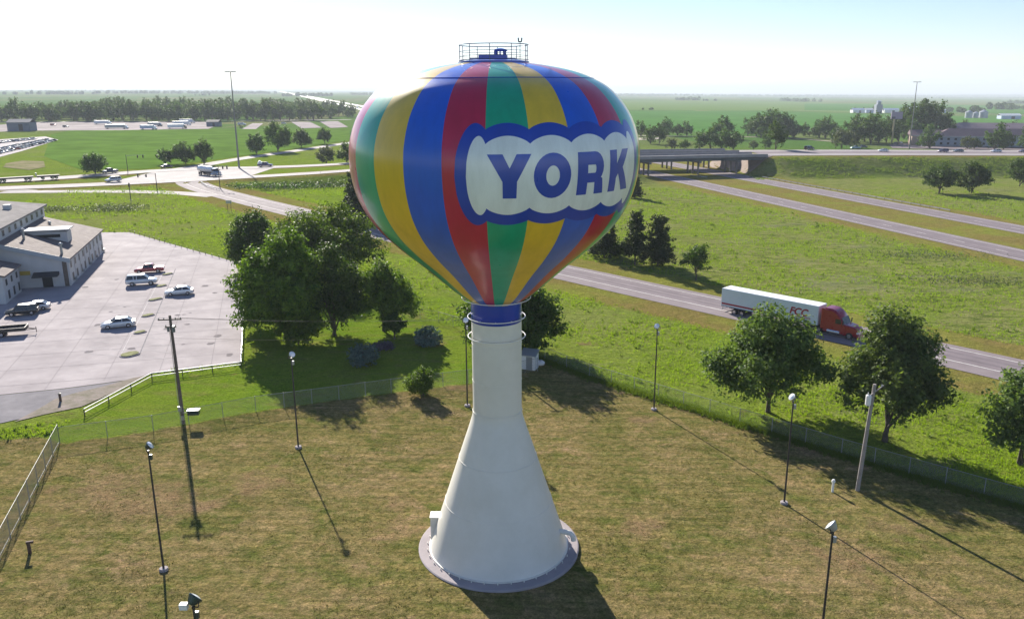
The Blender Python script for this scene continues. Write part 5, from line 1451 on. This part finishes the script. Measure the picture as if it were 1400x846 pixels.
def leaves(C, Nrm, size, rng, tint, name, m, parent, aspect=.62):
    """one rhombic leaf spray per centre"""
    n = len(C)
    nr = Nrm + rng.normal(0, .75, (n, 3)); nr /= np.linalg.norm(nr, axis=1)[:, None] + 1e-9
    r = rng.normal(0, 1, (n, 3)); u = np.cross(nr, r); u /= np.linalg.norm(u, axis=1)[:, None] + 1e-9
    v = np.cross(nr, u)
    s = size * rng.uniform(.6, 1.35, (n, 1))
    fold = nr * s * .12
    V = np.stack([C - u * s * .5, C - v * s * .5 * aspect + fold, C + u * s * .5, C + v * s * .5 * aspect + fold], 1).reshape(-1, 3)
    return mesh_np(name, V, np.arange(n * 4).reshape(n, 4), m, parent, tint)

def lobes_round(rng, h, w, base, nl=9, egg=.3):
    """a main crown and smaller lobes round it, narrower towards the top"""
    rz = (h - base) * .5; cz = base + rz
    L_ = [(0, 0, cz, w * .30, w * .30, rz * .82)]
    nl = int(nl * 1.8)
    for k in range(nl):
        a = 2 * math.pi * (k + rng.uniform(-.3, .3)) / nl * 1.62; e = -.72 + 1.4 * ((k * .618 + rng.uniform(-.1, .1)) % 1)
        rr = w * .5 * math.sqrt(max(.1, 1 - e * e * .85)) * (1 - egg * max(0, e + .2)) * rng.uniform(.55, .86)
        q = w * rng.uniform(.10, .19) * (1 - egg * .5 * max(0, e))
        L_.append((rr * math.cos(a), rr * math.sin(a), cz + e * rz * .76, q, q, q * rng.uniform(.8, 1.05) * min(1.25, max(.7, rz / (w * .5)))))
    q = w * .17
    L_.append((rng.uniform(-.1, .1) * w, rng.uniform(-.1, .1) * w, h - q * 1.0, q, q, q * 1.05))
    return L_

def crown(lobes, n, size, rng, m, parent, clump=.5, per=26, name='crown', zmin=.3, spray=1.1):
    wts = np.array([l[3] * l[5] + l[3] * l[4] for l in lobes]); wts[0] *= .5 if len(lobes) > 9 else 1; wts /= wts.sum()
    nc = max(6, n // per)
    li = rng.choice(len(lobes), nc, p=wts); Lb = np.array(lobes)[li]
    d = rng.normal(0, 1, (nc, 3)); d[:, 2] += .15; d /= np.linalg.norm(d, axis=1)[:, None]
    rad = rng.uniform(.65, 1.22, (nc, 1)); inner = rng.random(nc) < .22; rad[inner] *= .6
    cc = Lb[:, :3] + d * Lb[:, 3:6] * rad
    ct = rng.uniform(0, 1, nc)
    k = rng.integers(0, nc, n)
    sg = clump * .62 * np.array([1, 1, .8]) * (.6 + .8 * rng.random((n, 1)))
    up = d + np.array([0, 0, .75]); up /= np.linalg.norm(up, axis=1)[:, None]
    C = cc[k] + rng.normal(0, 1, (n, 3)) * sg + up[k] * clump * spray * rng.uniform(-.9, 1.5, (n, 1))
    ok = C[:, 2] > zmin; C, k = C[ok], k[ok]
    tint = np.clip(ct[k] * .6 + rng.uniform(0, .5, len(C)), 0, 1)
    nr = d[k] * .8 + np.array([0, 0, .5])
    return leaves(C, nr, size, rng, tint, name, m, parent)

def trunk(parent, rng, h, base, r, lobes, m=None, lean=0.0):
    mb = MB(); top = base + (h - base) * .45
    p = [(0, 0, -.3), (rng.normal(0, .05), rng.normal(0, .05), base * .5), (lean * .5, rng.normal(0, .1), base), (lean, rng.normal(0, .2), top)]
    mb.tube(p, [r * 1.35, r, r * .85, r * .3], 9)
    for l in lobes[1:8]:
        z0 = base * rng.uniform(.75, 1.05)
        mid = (l[0] * .45, l[1] * .45, z0 + (l[2] - z0) * .55)
        mb.tube([(lean * .4, 0, z0), mid, (l[0] * .9, l[1] * .9, l[2])], [r * .5, r * .3, r * .08], 6)
    return mb.build('trunk', m or M_BARK, parent, smooth=True)

def tree(name, label, loc, h, w, base, n, size, m, seed, group=None, cat='tree', nl=9, clump=.5, r=None, egg=.3):
    rng = np.random.default_rng(seed); t = thing(name, label, cat, loc, rng.uniform(0, 6.28), group)
    L_ = lobes_round(rng, h, w, base, nl, egg)
    trunk(t, rng, h, base, r or max(.12, h * .022), L_)
    crown(L_, n, size, rng, m, t, clump)
    return t

def pine(name, label, loc, h, w, base, n, size, m, seed, group=None, sparse=.0):
    rng = np.random.default_rng(seed); t = thing(name, label, 'conifer', loc, rng.uniform(0, 6), group)
    MB().tube([(0, 0, -.3), (0, 0, h * .5), (.05, 0, h * .97)], [h * .02, h * .013, .03], 8).build('trunk', M_BARK, t, smooth=True)
    nb = int((h - base) * 7); Cs = []; Ns = []; Ts = []; br = MB()
    for k in range(nb):
        z = base + (h - base) * (k + rng.random()) / nb; f_ = (h - z) / (h - base)
        ln_ = w * .5 * (f_ ** .75) * rng.uniform(.65, 1.08) + .15; a = rng.uniform(0, 6.28)
        dr = np.array([math.cos(a), math.sin(a), rng.uniform(-.25, .1)])
        if k % 3 == 0: br.tube([(0, 0, z), tuple(np.array([0, 0, z]) + dr * ln_ * .9)], [.045, .015], 4)
        mm = max(4, int(n / nb * (ln_ / (w * .3))))
        u = rng.uniform(.2, 1, (mm, 1)) ** .8
        C = np.array([0, 0, z]) + dr * ln_ * u + rng.normal(0, .16, (mm, 3)) * (1 + ln_ * .15)
        Cs.append(C); Ns.append(np.tile(np.array([0, 0, 1.0]) + dr * .3, (mm, 1))); Ts.append(np.clip(u[:, 0] * .6 + rng.uniform(-.1, .4, mm), 0, 1))
    br.build('branches', M_BARK, t)
    leaves(np.vstack(Cs), np.vstack(Ns), size, rng, np.concatenate(Ts), 'crown', m, t, .4)
    return t

# the grove left of the tower
tree('maple_tree', 'largest dark green tree at front left of the grove beside the motel lot', P(391, 462), 15.0, 12.6, .5, 34000, .44, FO_MAPLE, 1, clump=.5, nl=11)
tree('maple_tree', 'broad bright topped tree at the back of the grove beside the ramp', P(448, 376), 13.4, 21.5, .4, 38000, .5, FO_MAPLE, 2, clump=.6, nl=13, egg=.1)
tree('maple_tree', 'dark rounded tree at back left of the grove behind the largest one', P(352, 372), 11.6, 11.0, .5, 15000, .48, FO_DARK, 3, clump=.55)
tree('maple_tree', 'narrow dark tree in the middle of the grove between larger crowns', P(458, 458), 12.8, 8.2, .6, 16000, .4, FO_DARK, 4, clump=.5)
tree('maple_tree', 'small round tree at the right end of the grove', P(525, 452), 9.9, 8.8, .9, 15000, .42, FO_MAPLE, 5, clump=.42)
tree('bushy_tree', 'low bushy undergrowth tree at the foot of the grove', P(408, 470), 5.0, 7.0, .4, 4000, .4, FO_MAPLE, 6, clump=.4)
tree('bushy_tree', 'low leafy shrub tree at the left foot of the grove by white fence', P(352, 446), 6.0, 4.5, .4, 3500, .4, FO_MAPLE, 7, clump=.4)
tree('small_tree', 'small dark leaning tree between the two rounded blue spruces', P(540, 463), 3.6, 3.2, .8, 2500, .3, FO_DARK, 8, clump=.3)
tree('round_tree', 'large dark tree directly behind the tower neck, its crown showing on both sides', P(696, 479), 10.6, 13.2, .5, 24000, .42, FO_DARK, 9, clump=.48, nl=12)
tree('green_shrub', 'round green shrub on the lawn edge left of the tower', P(577, 541), 3.1, 3.3, .1, 5200, .26, FO_SHRUB, 12, cat='shrub', clump=.26)
def globe(label, px, py, h, w, seed, m=FO_BLUE):
    rng = np.random.default_rng(seed); t = thing('globe_spruce', label, 'shrub', P(px, py), 0, 'blue grey spruces in the grove')
    MB().tube([(0, 0, -.2), (0, 0, h * .6)], [.12, .05], 7).build('trunk', M_BARK, t)
    L_ = [(0, 0, h * .45, w * .47, w * .47, h * .53)] + [(w * .3 * math.cos(a), w * .3 * math.sin(a), h * .35, w * .2, w * .2, h * .35) for a in np.arange(0, 6.2, .9)]
    crown(L_, 6500, .24, rng, m, t, .14, 14, zmin=.05, spray=.1)
globe('nearer rounded blue spruce shrub at the front of the grove', 497, 498, 2.75, 3.7, 21)
globe('farther rounded blue spruce shrub right of the grove', 585, 471, 2.5, 3.7, 22)
rng = np.random.default_rng(31); t = thing('juniper_shrub', 'low greyish purple shrub between the two rounded blue spruces', 'shrub', P(521, 478))
MB().tube([(0, 0, -.1), (0, 0, .5)], .05, 6).build('stem', M_BARK, t)
crown([(0, 0, .4, 1.6, .8, .5), (.8, .1, .4, .9, .6, .5)], 1600, .22, rng, foliage('leaf_purple', (.07, .065, .09), (.14, .13, .17), .1), t, .16, 12, zmin=.03)

# right of the tower
tree('ash_tree', 'broad leafy tree hiding the trailer underside, left of the pair at right', P(1050, 563), 11.6, 13.2, 1.5, 24000, .40, FO_GREY, 41, clump=.48, nl=12, r=.24, egg=.75)
tree('ash_tree', 'tall leafy tree hiding the red truck nose behind the grey utility pole', P(1210, 603), 13.8, 9.6, 1.6, 24000, .38, FO_GREY, 42, clump=.46, nl=12, r=.26, egg=.45)
tree('round_tree', 'round leafy tree reaching the ground at the right frame edge', P(1396, 636), 9.6, 9.2, .2, 17000, .38, FO_GREY, 43, clump=.42, nl=11)
tree('small_tree', 'small open tree standing right of the tall pines by the ramp', P(951, 383), 6.6, 6.4, 1.7, 2300, .42, FO_DARK, 44, clump=.38, nl=7)
GP = 'dark pines beyond the ramp'
def dark_pine(label, loc, h, w, base, n, seed, name='pine_tree', size=.42, egg=.55):
    rng = np.random.default_rng(seed); t = thing(name, label, 'conifer', loc, rng.uniform(0, 6), GP)
    MB().tube([(0, 0, -.3), (0, 0, h * .5), (.05, 0, h * .93)], [h * .018, h * .012, .04], 8).build('trunk', M_BARK, t, smooth=True)
    L_ = []
    for k in range(20):
        f_ = (k + rng.random()) / 20; z = base + (h - base) * f_; q = w * .5 * (1 - f_ * egg) ; a = k * 2.4
        s = q * rng.uniform(.42, .6); rr = max(0, q - s) * rng.uniform(.7, 1.15)
        L_.append((rr * math.cos(a), rr * math.sin(a), min(z, h - s * .6), s, s, s * .55))
    crown(L_, n, size, rng, FO_PINE, t, .3, 22); return t
dark_pine('tallest dark pine at the left of the pair beyond the ramp', P(868, 362), 11.0, 5.8, 1.6, 7000, 51)
dark_pine('dark pine at right of the pair beyond the ramp', P(899, 363), 10.0, 7.4, .8, 9000, 52)
dark_pine('dark pine half hidden behind the balloon lower right', P(826, 352), 8.5, 7.5, .3, 7000, 53)
dark_pine('lone dark conifer touching the right edge of the balloon', P(868, 271), 8.8, 6.0, .3, 4500, 54, egg=.7)
dark_pine('tall dark spruce touching the lower left edge of the balloon', P(489, 302), 15.5, 12.0, .2, 14000, 55, 'spruce_tree', .6, .85)
tree('bushy_tree', 'low scrubby bush left of the tall pines beyond the ramp', P(842, 352), 3.4, 6.0, .2, 2000, .4, FO_DARK, 56, clump=.4)
GM = 'trees on the grass beyond the interstate'
tree('oak_tree', 'open crowned tree, leftmost of three beyond the interstate at right', P(1284, 264), 9.6, 12.4, 1.5, 7500, .6, FO_DARK, 61, GM, clump=.55, nl=8, r=.3)
tree('oak_tree', 'dense rounded tree, middle of three beyond the interstate at right', P(1328, 264), 10.8, 12.4, .6, 9000, .6, FO_DARK, 62, GM, clump=.5, nl=10)
tree('oak_tree', 'tree cut by the right frame edge, rightmost of three beyond the interstate', P(1394, 255), 10.5, 10.8, .4, 7000, .6, FO_DARK, 63, GM, clump=.5)
GLT = 'trees along the crossroad at left'
tree('field_tree', 'lone rounded tree beside the far lanes above the silver car', P(131, 238.5), 7.9, 11.8, .5, 4000, .65, FO_FAR, 71, GLT, clump=.6)
tree('field_tree', 'small pale tree left of the two dark ones near the intersection', P(226, 225), 7.2, 8.0, .3, 2400, .65, FO_FAR, 72, GLT, clump=.5)
tree('field_tree', 'dark broad tree left of the blue tanker near the intersection', P(254, 224), 9.6, 13.4, .4, 5500, .65, FO_DARK, 73, GLT, clump=.6)
tree('field_tree', 'dark tree right above the blue tanker cab', P(279, 225), 11.0, 8.8, .9, 4000, .65, FO_DARK, 74, GLT, clump=.55)
tree('field_tree', 'medium tree left of the tallest one beyond the slip road', P(351, 211), 11.0, 10.2, .4, 4000, .75, FO_DARK, 75, GLT, clump=.65)
tree('field_tree', 'tallest tree beyond the slip road at left', P(380, 207), 15.6, 16.4, .6, 6500, .8, FO_DARK, 76, GLT, clump=.7)
tree('field_tree', 'rounded tree right of the tallest beyond the slip road', P(412, 202), 10.6, 12.8, .8, 4200, .8, FO_DARK, 77, GLT, clump=.65)
tree('field_tree', 'small round tree on two stems at right end beyond the slip road', P(444, 197), 9.6, 10.4, 1.6, 3200, .8, FO_DARK, 78, GLT, clump=.6)
tree('bushy_tree', 'wide bush between slip road and crossroad left of balloon', P(446, 224), 8.2, 10.0, .2, 3000, .65, FO_OLIVE, 79, GLT, clump=.6)
tree('bushy_tree', 'darker bush touching the left side of the balloon by the crossroad', P(474, 223), 9.0, 8.0, .2, 2600, .65, FO_DARK, 80, GLT, clump=.6)

# prototypes for the far rows
def proto(seed, h, w, n, size, m, base=.1):
    return tree('far_tree', None, (0, 0, -500), h, w, base, n, size, m, seed, clump=.75, nl=11)
PR = [proto(101, 12, 11, 1900, .95, FO_FAR), proto(102, 13, 9, 1700, .9, FO_DARK), proto(103, 10, 12, 1900, .95, FO_FAR), proto(104, 14, 12, 2100, .95, FO_DARK), proto(105, 9, 10, 1500, .85, FO_OLIVE)]
first = [True] * len(PR)
def far_tree(k, px, py, s, label, group, dy=0.0, dx=0.0, squash=1.0):
    o = PR[k] if first[k] else dup(PR[k]); first[k] = False
    q = P(px, py); q = np.array([q[0] + dx, q[1] + dy, 0]); q[2] = float(G(q[0], q[1]))
    o.location = tuple(q); o.rotation_euler = (0, 0, rnd.uniform(0, 6.28)); o.scale = (s * squash, s * squash, s)
    tag(o, label, 'tree', group); o['category'] = 'tree'
    return o
GB = 'trees behind the bridge at right'
for px, py, k, s, lb in ((889, 197, 1, 1.0, 'rounded tree just right of the balloon beyond the bridge'), (901, 197, 3, .95, 'dark tree second from the balloon beyond the bridge'), (876, 187, 0, 1.0, 'tree at the balloon edge in the back row beyond the bridge'), (912, 186, 1, 1.15, 'tall tree in the back row over the pasture beyond the bridge'), (926, 186, 2, .95, 'middle tree of three in the back row over the pasture'), (939, 186, 0, .95, 'right tree of three in the back row over the pasture'), (918, 205, 4, .75, 'low bush directly above the bridge parapet at left'), (936, 205, 2, .62, 'light green bush above the bridge parapet'), (956, 205, 1, .95, 'dark shrub tree above the bridge, left of the tall clump'), (971, 205, 3, .95, 'dark tree in the middle of the clump above the bridge'), (986, 205, 0, .98, 'leafy tree in the clump above the bridge'), (1003, 205, 2, 1.15, 'rounded light tree at the right of the clump above the bridge'), (990, 190, 3, 1.2, 'tall tree rising behind the clump above the bridge'), (978, 192, 1, 1.1, 'darker tree rising behind the left of the clump above bridge'), (1030, 205, 4, .62, 'low scrub right of the clump above the bridge'), (1046, 204, 0, .72, 'scrub tree left of the round roadside bush'), (1060, 205, 3, .95, 'round dark bush tree beside the crossroad right of the bridge')):
    far_tree(k, px, py, s, lb, GB)
GC = 'trees of the row between fields and crossroad at right'
for px, py, k, s in ((1022, 186, 0, 1.15), (1034, 187, 3, 1.3), (1046, 188, 1, 1.7), (1056, 187, 3, 1.5), (1066, 188, 0, 1.6), (1077, 188, 1, 1.5), (1084, 189, 2, 1.2), (1040, 189, 2, .9), (1070, 190, 2, .9), (1099, 187, 1, .9), (1107, 187, 4, .5), (1120, 189, 0, 1.2), (1128, 190, 3, 1.2), (1137, 190, 1, 1.1), (1146, 197, 2, 1.2), (1158, 196, 0, 1.2), (1170, 195, 3, 1.4), (1182, 194, 0, 1.4), (1190, 197, 3, 1.5), (1201, 196, 1, 1.5), (1212, 195, 3, 1.3), (1228, 194, 0, 1.6), (1236, 190, 3, 1.9), (1246, 188, 1, 2.1), (1256, 188, 3, 2.1), (1267, 188, 0, 2.2), (1278, 188, 3, 2.0), (1288, 188, 1, 1.7), (1296, 190, 0, 1.2), (1242, 192, 2, 1.6)):
    far_tree(k, px, py, s, 'tree in the mixed row between the fields and the crossroad at right', GC)
for px, py, k, s, lb in ((1151, 203.5, 4, 1.35, 'greyish rounded bush beside the teal pickup'), (1163, 202.5, 4, 1.1, 'greyish bush behind the teal pickup'), (1271, 203, 0, 1.25, 'light green tree in front of the hotel gable wing'), (1322, 204, 4, .9, 'low shrubs left of middle along the hotel front'), (1332, 204, 2, .75, 'shrub right beside the hotel front shrubs'), (1360, 205, 0, 1.35, 'rounded green tree in front of the hotel long wall'), (1372, 205, 2, 1.2, 'spreading tree touching the rounded hotel tree'), (1405, 205, 0, 1.2, 'tree at the right frame edge before the hotel'), (1317, 181, 3, .8, 'dark tree top showing behind the hotel roof at left'), (1385, 182, 1, .9, 'dark tree top showing behind the hotel roof at right')):
    far_tree(k, px, py, s, lb, 'trees round the hotel')
# woodland belt behind the truck yard
for row, (py, dy) in enumerate(((166.2, 0), (166.0, 60), (165.8, 140), (165.5, 240), (165.2, 350))):
    px = -20 + row * 4
    while px < 438 - row * 2 - (60 if row > 2 else 0):
        if row >= 3 and not (px < 95 or rnd.random() < .75): px += 12; continue
        far_tree(rnd.choice((0, 1, 2, 3, 3, 0)), px, py - (px / 440) * 1.6, rnd.uniform(1.15, 1.6), 'tree in the dense dark woodland belt behind the truck yard', 'trees of the woodland belt', dy + rnd.uniform(-12, 12))
        px += rnd.uniform(8, 12)
for px, py, k, s in ((455, 158, 0, .9), (463, 159, 3, 1.0), (482, 160, 1, 1.3), (476, 161, 2, 1.0), (452, 163, 4, .5), (330, 176.5, 4, .3)):
    far_tree(k, px, py, s, 'small tree right of the woodland belt near the interstate', 'scattered trees by the interstate')

# far woods as masses
def wood(px0, px1, py, h, depth, label, n, size, m=FO_FAR, dens=1.0):
    a, b = P(px0, py), P(px1, py); rng = np.random.default_rng(int(px0 * 7 + py))
    nt_ = max(4, int(np.linalg.norm((b - a)[:2]) / 10)); Cs = []
    for k in range(nt_):
        q = a + (b - a) * rng.random(); hh = h * rng.uniform(.55, 1.05)
        mm = max(8, n // nt_)
        d = rng.normal(0, 1, (mm, 3)); d /= np.linalg.norm(d, axis=1)[:, None]
        Cs.append(np.array([q[0], q[1] + rng.uniform(0, depth), 0]) + d * np.array([h * .45, h * .45, hh * .5]) + np.array([0, 0, hh * .5]))
    C = np.vstack(Cs); C[:, 2] += G(C[:, 0], C[:, 1])
    o = leaves(C, np.tile([0, -.3, .8], (len(C), 1)), size, rng, rng.random(len(C)), 'distant_wood', m, None)
    tag(o, label, 'woods', None, 'stuff')
wood(-10, 92, 129.5, 14, 300, 'bluish wood on the horizon at far left', 3000, 7)
wood(112, 300, 128.5, 16, 500, 'long bluish wood along the horizon left of the mast', 5000, 8)
wood(255, 282, 131.0, 9, 60, 'small tree clump on the far plain left of the mast', 500, 4)
wood(296, 365, 128.5, 16, 300, 'bluish wood where the interstate meets the horizon', 2500, 8)
wood(378, 446, 132.0, 16, 300, 'bluish wood right of the interstate near the horizon', 2500, 7)
wood(478, 512, 130.0, 14, 200, 'dark wood strip at the horizon touching the balloon left', 1200, 7)
wood(845, 925, 131.5, 10, 400, 'faint wood on the horizon right of the balloon', 1800, 7)
wood(931, 960, 137.5, 18, 150, 'farm grove with taller trees on the far green plain', 1200, 5, FO_DARK)
wood(962, 982, 138.3, 8, 60, 'low trees right of the far farm grove', 500, 4, FO_DARK)
wood(1072, 1093, 138.5, 16, 90, 'left half of the dark grove on the far plain', 900, 4.5, FO_DARK)
wood(1097, 1125, 139.5, 14, 90, 'right half of the dark grove on the far plain', 1000, 4.5, FO_DARK)
wood(880, 896, 150.6, 4, 20, 'tiny shrub row in the crop field right of the balloon', 250, 2.2, FO_DARK)
wood(1318, 1354, 154.5, 14, 60, 'trees behind the three grain bins', 900, 4, FO_DARK)
wood(1360, 1420, 150.5, 16, 120, 'dark shelter belt behind the farm at right edge', 1500, 4.5, FO_DARK)
wood(1388, 1420, 142.5, 16, 120, 'dark wood higher up at the right frame edge', 800, 5, FO_DARK)
wood(1180, 1300, 153.0, 9, 60, 'tree row behind the far farmyard sheds', 1200, 3.5, FO_FAR)
wood(960, 1480, 132.0, 10, 900, 'thin broken line of trees along the right horizon', 3500, 8)
wood(1130, 1480, 134.5, 7, 700, 'scattered low trees on the far plain at right', 1200, 6)
wood(-10, 480, 122.5, 26, 1500, 'last hazy band of woods on the left horizon', 6000, 16)
wood(850, 1480, 131.2, 18, 1500, 'last hazy band of woods on the right horizon', 5000, 14)
wood(-10, 330, 125.8, 14, 900, 'farthest blue tree line along the left horizon', 4000, 10)

# ------------------------------------------------------------------ rough grass and weeds
def tufts(name, label, n, region, size, m, seed, blades=5):
    rng = np.random.default_rng(seed); x0, x1, y0, y1 = region
    # denser near the camera
    Y = y0 + (y1 - y0) * rng.random(n * 3) ** 1.6; X = rng.uniform(-1, 1, n * 3) * (Y * .68 + 5)
    X += rng.normal(0, .3, len(X))
    nz = np.sin(X * .21 + 3 * np.sin(Y * .07)) + np.sin(Y * .33 + 2 * np.sin(X * .11)) + rng.normal(0, .9, len(X))
    ok = (nz > -.5) & (X > x0) & (X < x1)
    ok &= ~inpoly(LAWN, X, Y) & ~inpoly(PARK, X, Y) & ~inpoly(LOT, X, Y) & (polyd(R2, X, Y) > 12) & (np.abs(iq(X, Y)) > 27)
    ok &= ~inpoly([P2(-150, 605), P2(112, 572), P2(215, 518), P2(190, 505), P2(-150, 530)], X, Y)
    ok &= np.minimum(polyd([tuple(q) for q in Bc], X, Y), polyd([tuple(q) for q in Ac], X, Y)) > 10
    ok &= ~((X < -60) & inpoly([P2(-80, 600), P2(-80, 300), P2(140, 300), P2(140, 420), P2(112, 560)], X, Y))
    X, Y = X[ok][:n], Y[ok][:n]; n = len(X); Z = G(X, Y)
    sc = size * (1 + Y / 220.0) * rng.uniform(.5, 1.25, n)
    V = []; T = []
    for b in range(blades):
        a = rng.uniform(0, 6.28, n); le = rng.uniform(.15, .6, n)
        bx, by = X + rng.normal(0, .18, n) * sc * 1.5, Y + rng.normal(0, .18, n) * sc * 1.5
        px_, py_ = -np.sin(a) * sc * .13, np.cos(a) * sc * .13
        V.append(np.stack([np.stack([bx - px_, by - py_, Z - .03], 1), np.stack([bx + px_, by + py_, Z - .03], 1), np.stack([bx + np.cos(a) * le * sc, by + np.sin(a) * le * sc, Z + sc * rng.uniform(.6, 1.0, n)], 1)], 1).reshape(-1, 3))
        T.append(np.clip(rng.normal(.5, .25, n), 0, 1))
    V = np.vstack(V)
    tag(mesh_np(name, V, np.arange(len(V)).reshape(-1, 3), m, None, np.concatenate(T)), label, None, None, 'stuff')
FO_GRASS = foliage('grass_blade', (0.13, 0.225, 0.012), (0.23, 0.31, 0.03), .5)
tufts('meadow_grass', 'rough bright green grass between the lawn fence and the roads', 60000, (-150, 170, 60, 300), .20, FO_GRASS, 3, 5)
FO_WEED = foliage('weed_leaf', (0.08, 0.125, 0.02), (0.16, 0.20, 0.05), .4)
tufts('meadow_weeds', 'darker weed clumps scattered through the rough grass', 1500, (-150, 170, 75, 300), .4, FO_WEED, 4, 9)
# tall growth on the embankment below the crossroad
def bank(n, seed):
    rng = np.random.default_rng(seed); X = rng.uniform(100, 300, n); Y = yB(X) - 10 - rng.random(n) * 22; ok = np.sin(X * .15) + np.sin(Y * .5 + X * .05) + rng.normal(0, .8, n) > -.2; X, Y = X[ok], Y[ok]
    n = len(X); Z = G(X, Y); V = []; T = []
    for b in range(6):
        a = rng.uniform(0, 6.28, n); s = rng.uniform(.3, .8, n); bx, by = X + rng.normal(0, .35, n), Y + rng.normal(0, .35, n)
        V.append(np.stack([np.stack([bx - s * .16, by, Z - .05], 1), np.stack([bx + s * .16, by, Z - .05], 1), np.stack([bx + np.cos(a) * s * .5, by + np.sin(a) * s * .5, Z + s * .8], 1)], 1).reshape(-1, 3)); T.append(np.clip(rng.normal(.45, .3, n), 0, 1))
    V = np.vstack(V); tag(mesh_np('bank_grass', V, np.arange(len(V)).reshape(-1, 3), FO_WEED, None, np.concatenate(T)), 'tall rough growth on the grassy bank below the crossroad', None, None, 'stuff')
bank(3500, 6)
# darker weed beds
def weed_bed(label, px, n, rx, ry, hgt, m, seed):
    rng = np.random.default_rng(seed); c = P(*px); X = c[0] + rng.normal(0, rx, n); Y = c[1] + rng.normal(0, ry, n); ok = polyd(R2, X, Y) > 7; X, Y = X[ok], Y[ok]; n = len(X); Z = G(X, Y)
    C = np.stack([X, Y, Z + rng.uniform(0, hgt, n)], 1)
    tag(leaves(C, np.tile([0, 0, 1.0], (n, 1)), hgt * .7, rng, rng.random(n), 'weed_bed', m, None), label, None, None, 'stuff')
weed_bed('dark weed bed on the grass right of the intersection', (375, 256), 1800, 9, 4, 1.1, FO_DARK, 1)
weed_bed('dark weed bed on the grass left of the balloon', (440, 254), 1600, 8, 4, 1.1, FO_DARK, 2)
weed_bed('greyish weed bed in the rough grass above the motel', (155, 286), 1200, 5, 4, .8, FO_OLIVE, 3)
weed_bed('small greyish weed bed in the rough grass above the motel roof', (75, 287), 500, 3, 2, .8, FO_OLIVE, 4)
weed_bed('greyish weeds in the field beyond the ramp', (1260, 350), 900, 8, 3, .5, FO_OLIVE, 5)
weed_bed('greyish weeds in the field beyond the red truck', (1330, 385), 900, 7, 3, .5, FO_OLIVE, 6)
# taller grass along the lawn fence
def fence_grass(pts, n, seed):
    rng = np.random.default_rng(seed); C = strip_pts(pts, .5); k = rng.integers(0, len(C), n); X, Y = (C[k] + rng.normal(0, .45, (n, 2))).T; Z = G(X, Y); V = []; T = []
    for b in range(4):
        a = rng.uniform(0, 6.28, n); h = rng.uniform(.12, .5, n); bx, by = X + rng.normal(0, .1, n), Y + rng.normal(0, .1, n)
        V.append(np.stack([np.stack([bx - .05, by, Z - .03], 1), np.stack([bx + .05, by, Z - .03], 1), np.stack([bx + np.cos(a) * .3, by + np.sin(a) * .3, Z + h], 1)], 1).reshape(-1, 3)); T.append(np.clip(rng.normal(.2, .25, n), 0, 1))
    V = np.vstack(V); tag(mesh_np('fence_grass', V, np.arange(len(V)).reshape(-1, 3), FO_WEED, None, np.concatenate(T)), 'tall unmown grass growing along the lawn fences', None, None, 'stuff')
fence_grass([tuple(q) for q in FE], 7000, 7)
# short lawn tufts
rng = np.random.default_rng(9); n = 24000
Y = 24 + 66 * rng.random(n) ** 1.2; X = rng.uniform(-1, 1, n) * (Y * .66 + 3)
nz = np.sin(X * .35 + 2 * np.sin(Y * .21)) + np.sin(Y * .45 + 2 * np.sin(X * .27)) + rng.normal(0, .8, n)
ok = inpoly(LAWN, X, Y) & (nz > .2) & (np.hypot(X - TX, Y - TY) > 6.4); X, Y = X[ok], Y[ok]; n = len(X); Z = G(X, Y); V = []; T = []
for b in range(4):
    a = rng.uniform(0, 6.28, n); bx, by = X + rng.normal(0, .07, n), Y + rng.normal(0, .07, n)
    V.append(np.stack([np.stack([bx - .035 * np.sin(a), by + .035 * np.cos(a), Z - .02], 1), np.stack([bx + .035 * np.sin(a), by - .035 * np.cos(a), Z - .02], 1), np.stack([bx + np.cos(a) * .1, by + np.sin(a) * .1, Z + rng.uniform(.04, .10, n)], 1)], 1).reshape(-1, 3)); T.append(rng.random(n))
V = np.vstack(V)
tag(mesh_np('lawn_grass', V, np.arange(len(V)).reshape(-1, 3), foliage('lawn_blade', (0.09, 0.10, 0.02), (0.17, 0.14, 0.05), .35), None, np.concatenate(T)), 'patchy short tufts in the dry mown lawn', None, None, 'stuff')

# ------------------------------------------------------------------ haze
hz = MB().box((0, 22000, 15), (42000, 48000, 1000)).build('haze', None)
lowest = float(GZ.min()); me = hz.data
for v in me.vertices: v.co.z = (lowest - 1.0) if v.co.z < 0 else max(60.0, float(GZ.max()) + 2.0)
for v in me.vertices: v.co.y = -1000.0 if v.co.y < 0 else 27000.0
m = bpy.data.materials.new('haze_air'); m.use_nodes = True; t = m.node_tree
for nd in list(t.nodes):
    if nd.type == 'BSDF_PRINCIPLED': t.nodes.remove(nd)
pv = t.nodes.new('ShaderNodeVolumePrincipled'); pv.inputs['Color'].default_value = HAZE_COL; pv.inputs['Density'].default_value = HAZE; pv.inputs['Anisotropy'].default_value = 0.05
t.links.new(pv.outputs[0], t.nodes['Material Output'].inputs['Volume'])
me.materials.append(m); tag(hz, kind='stuff')
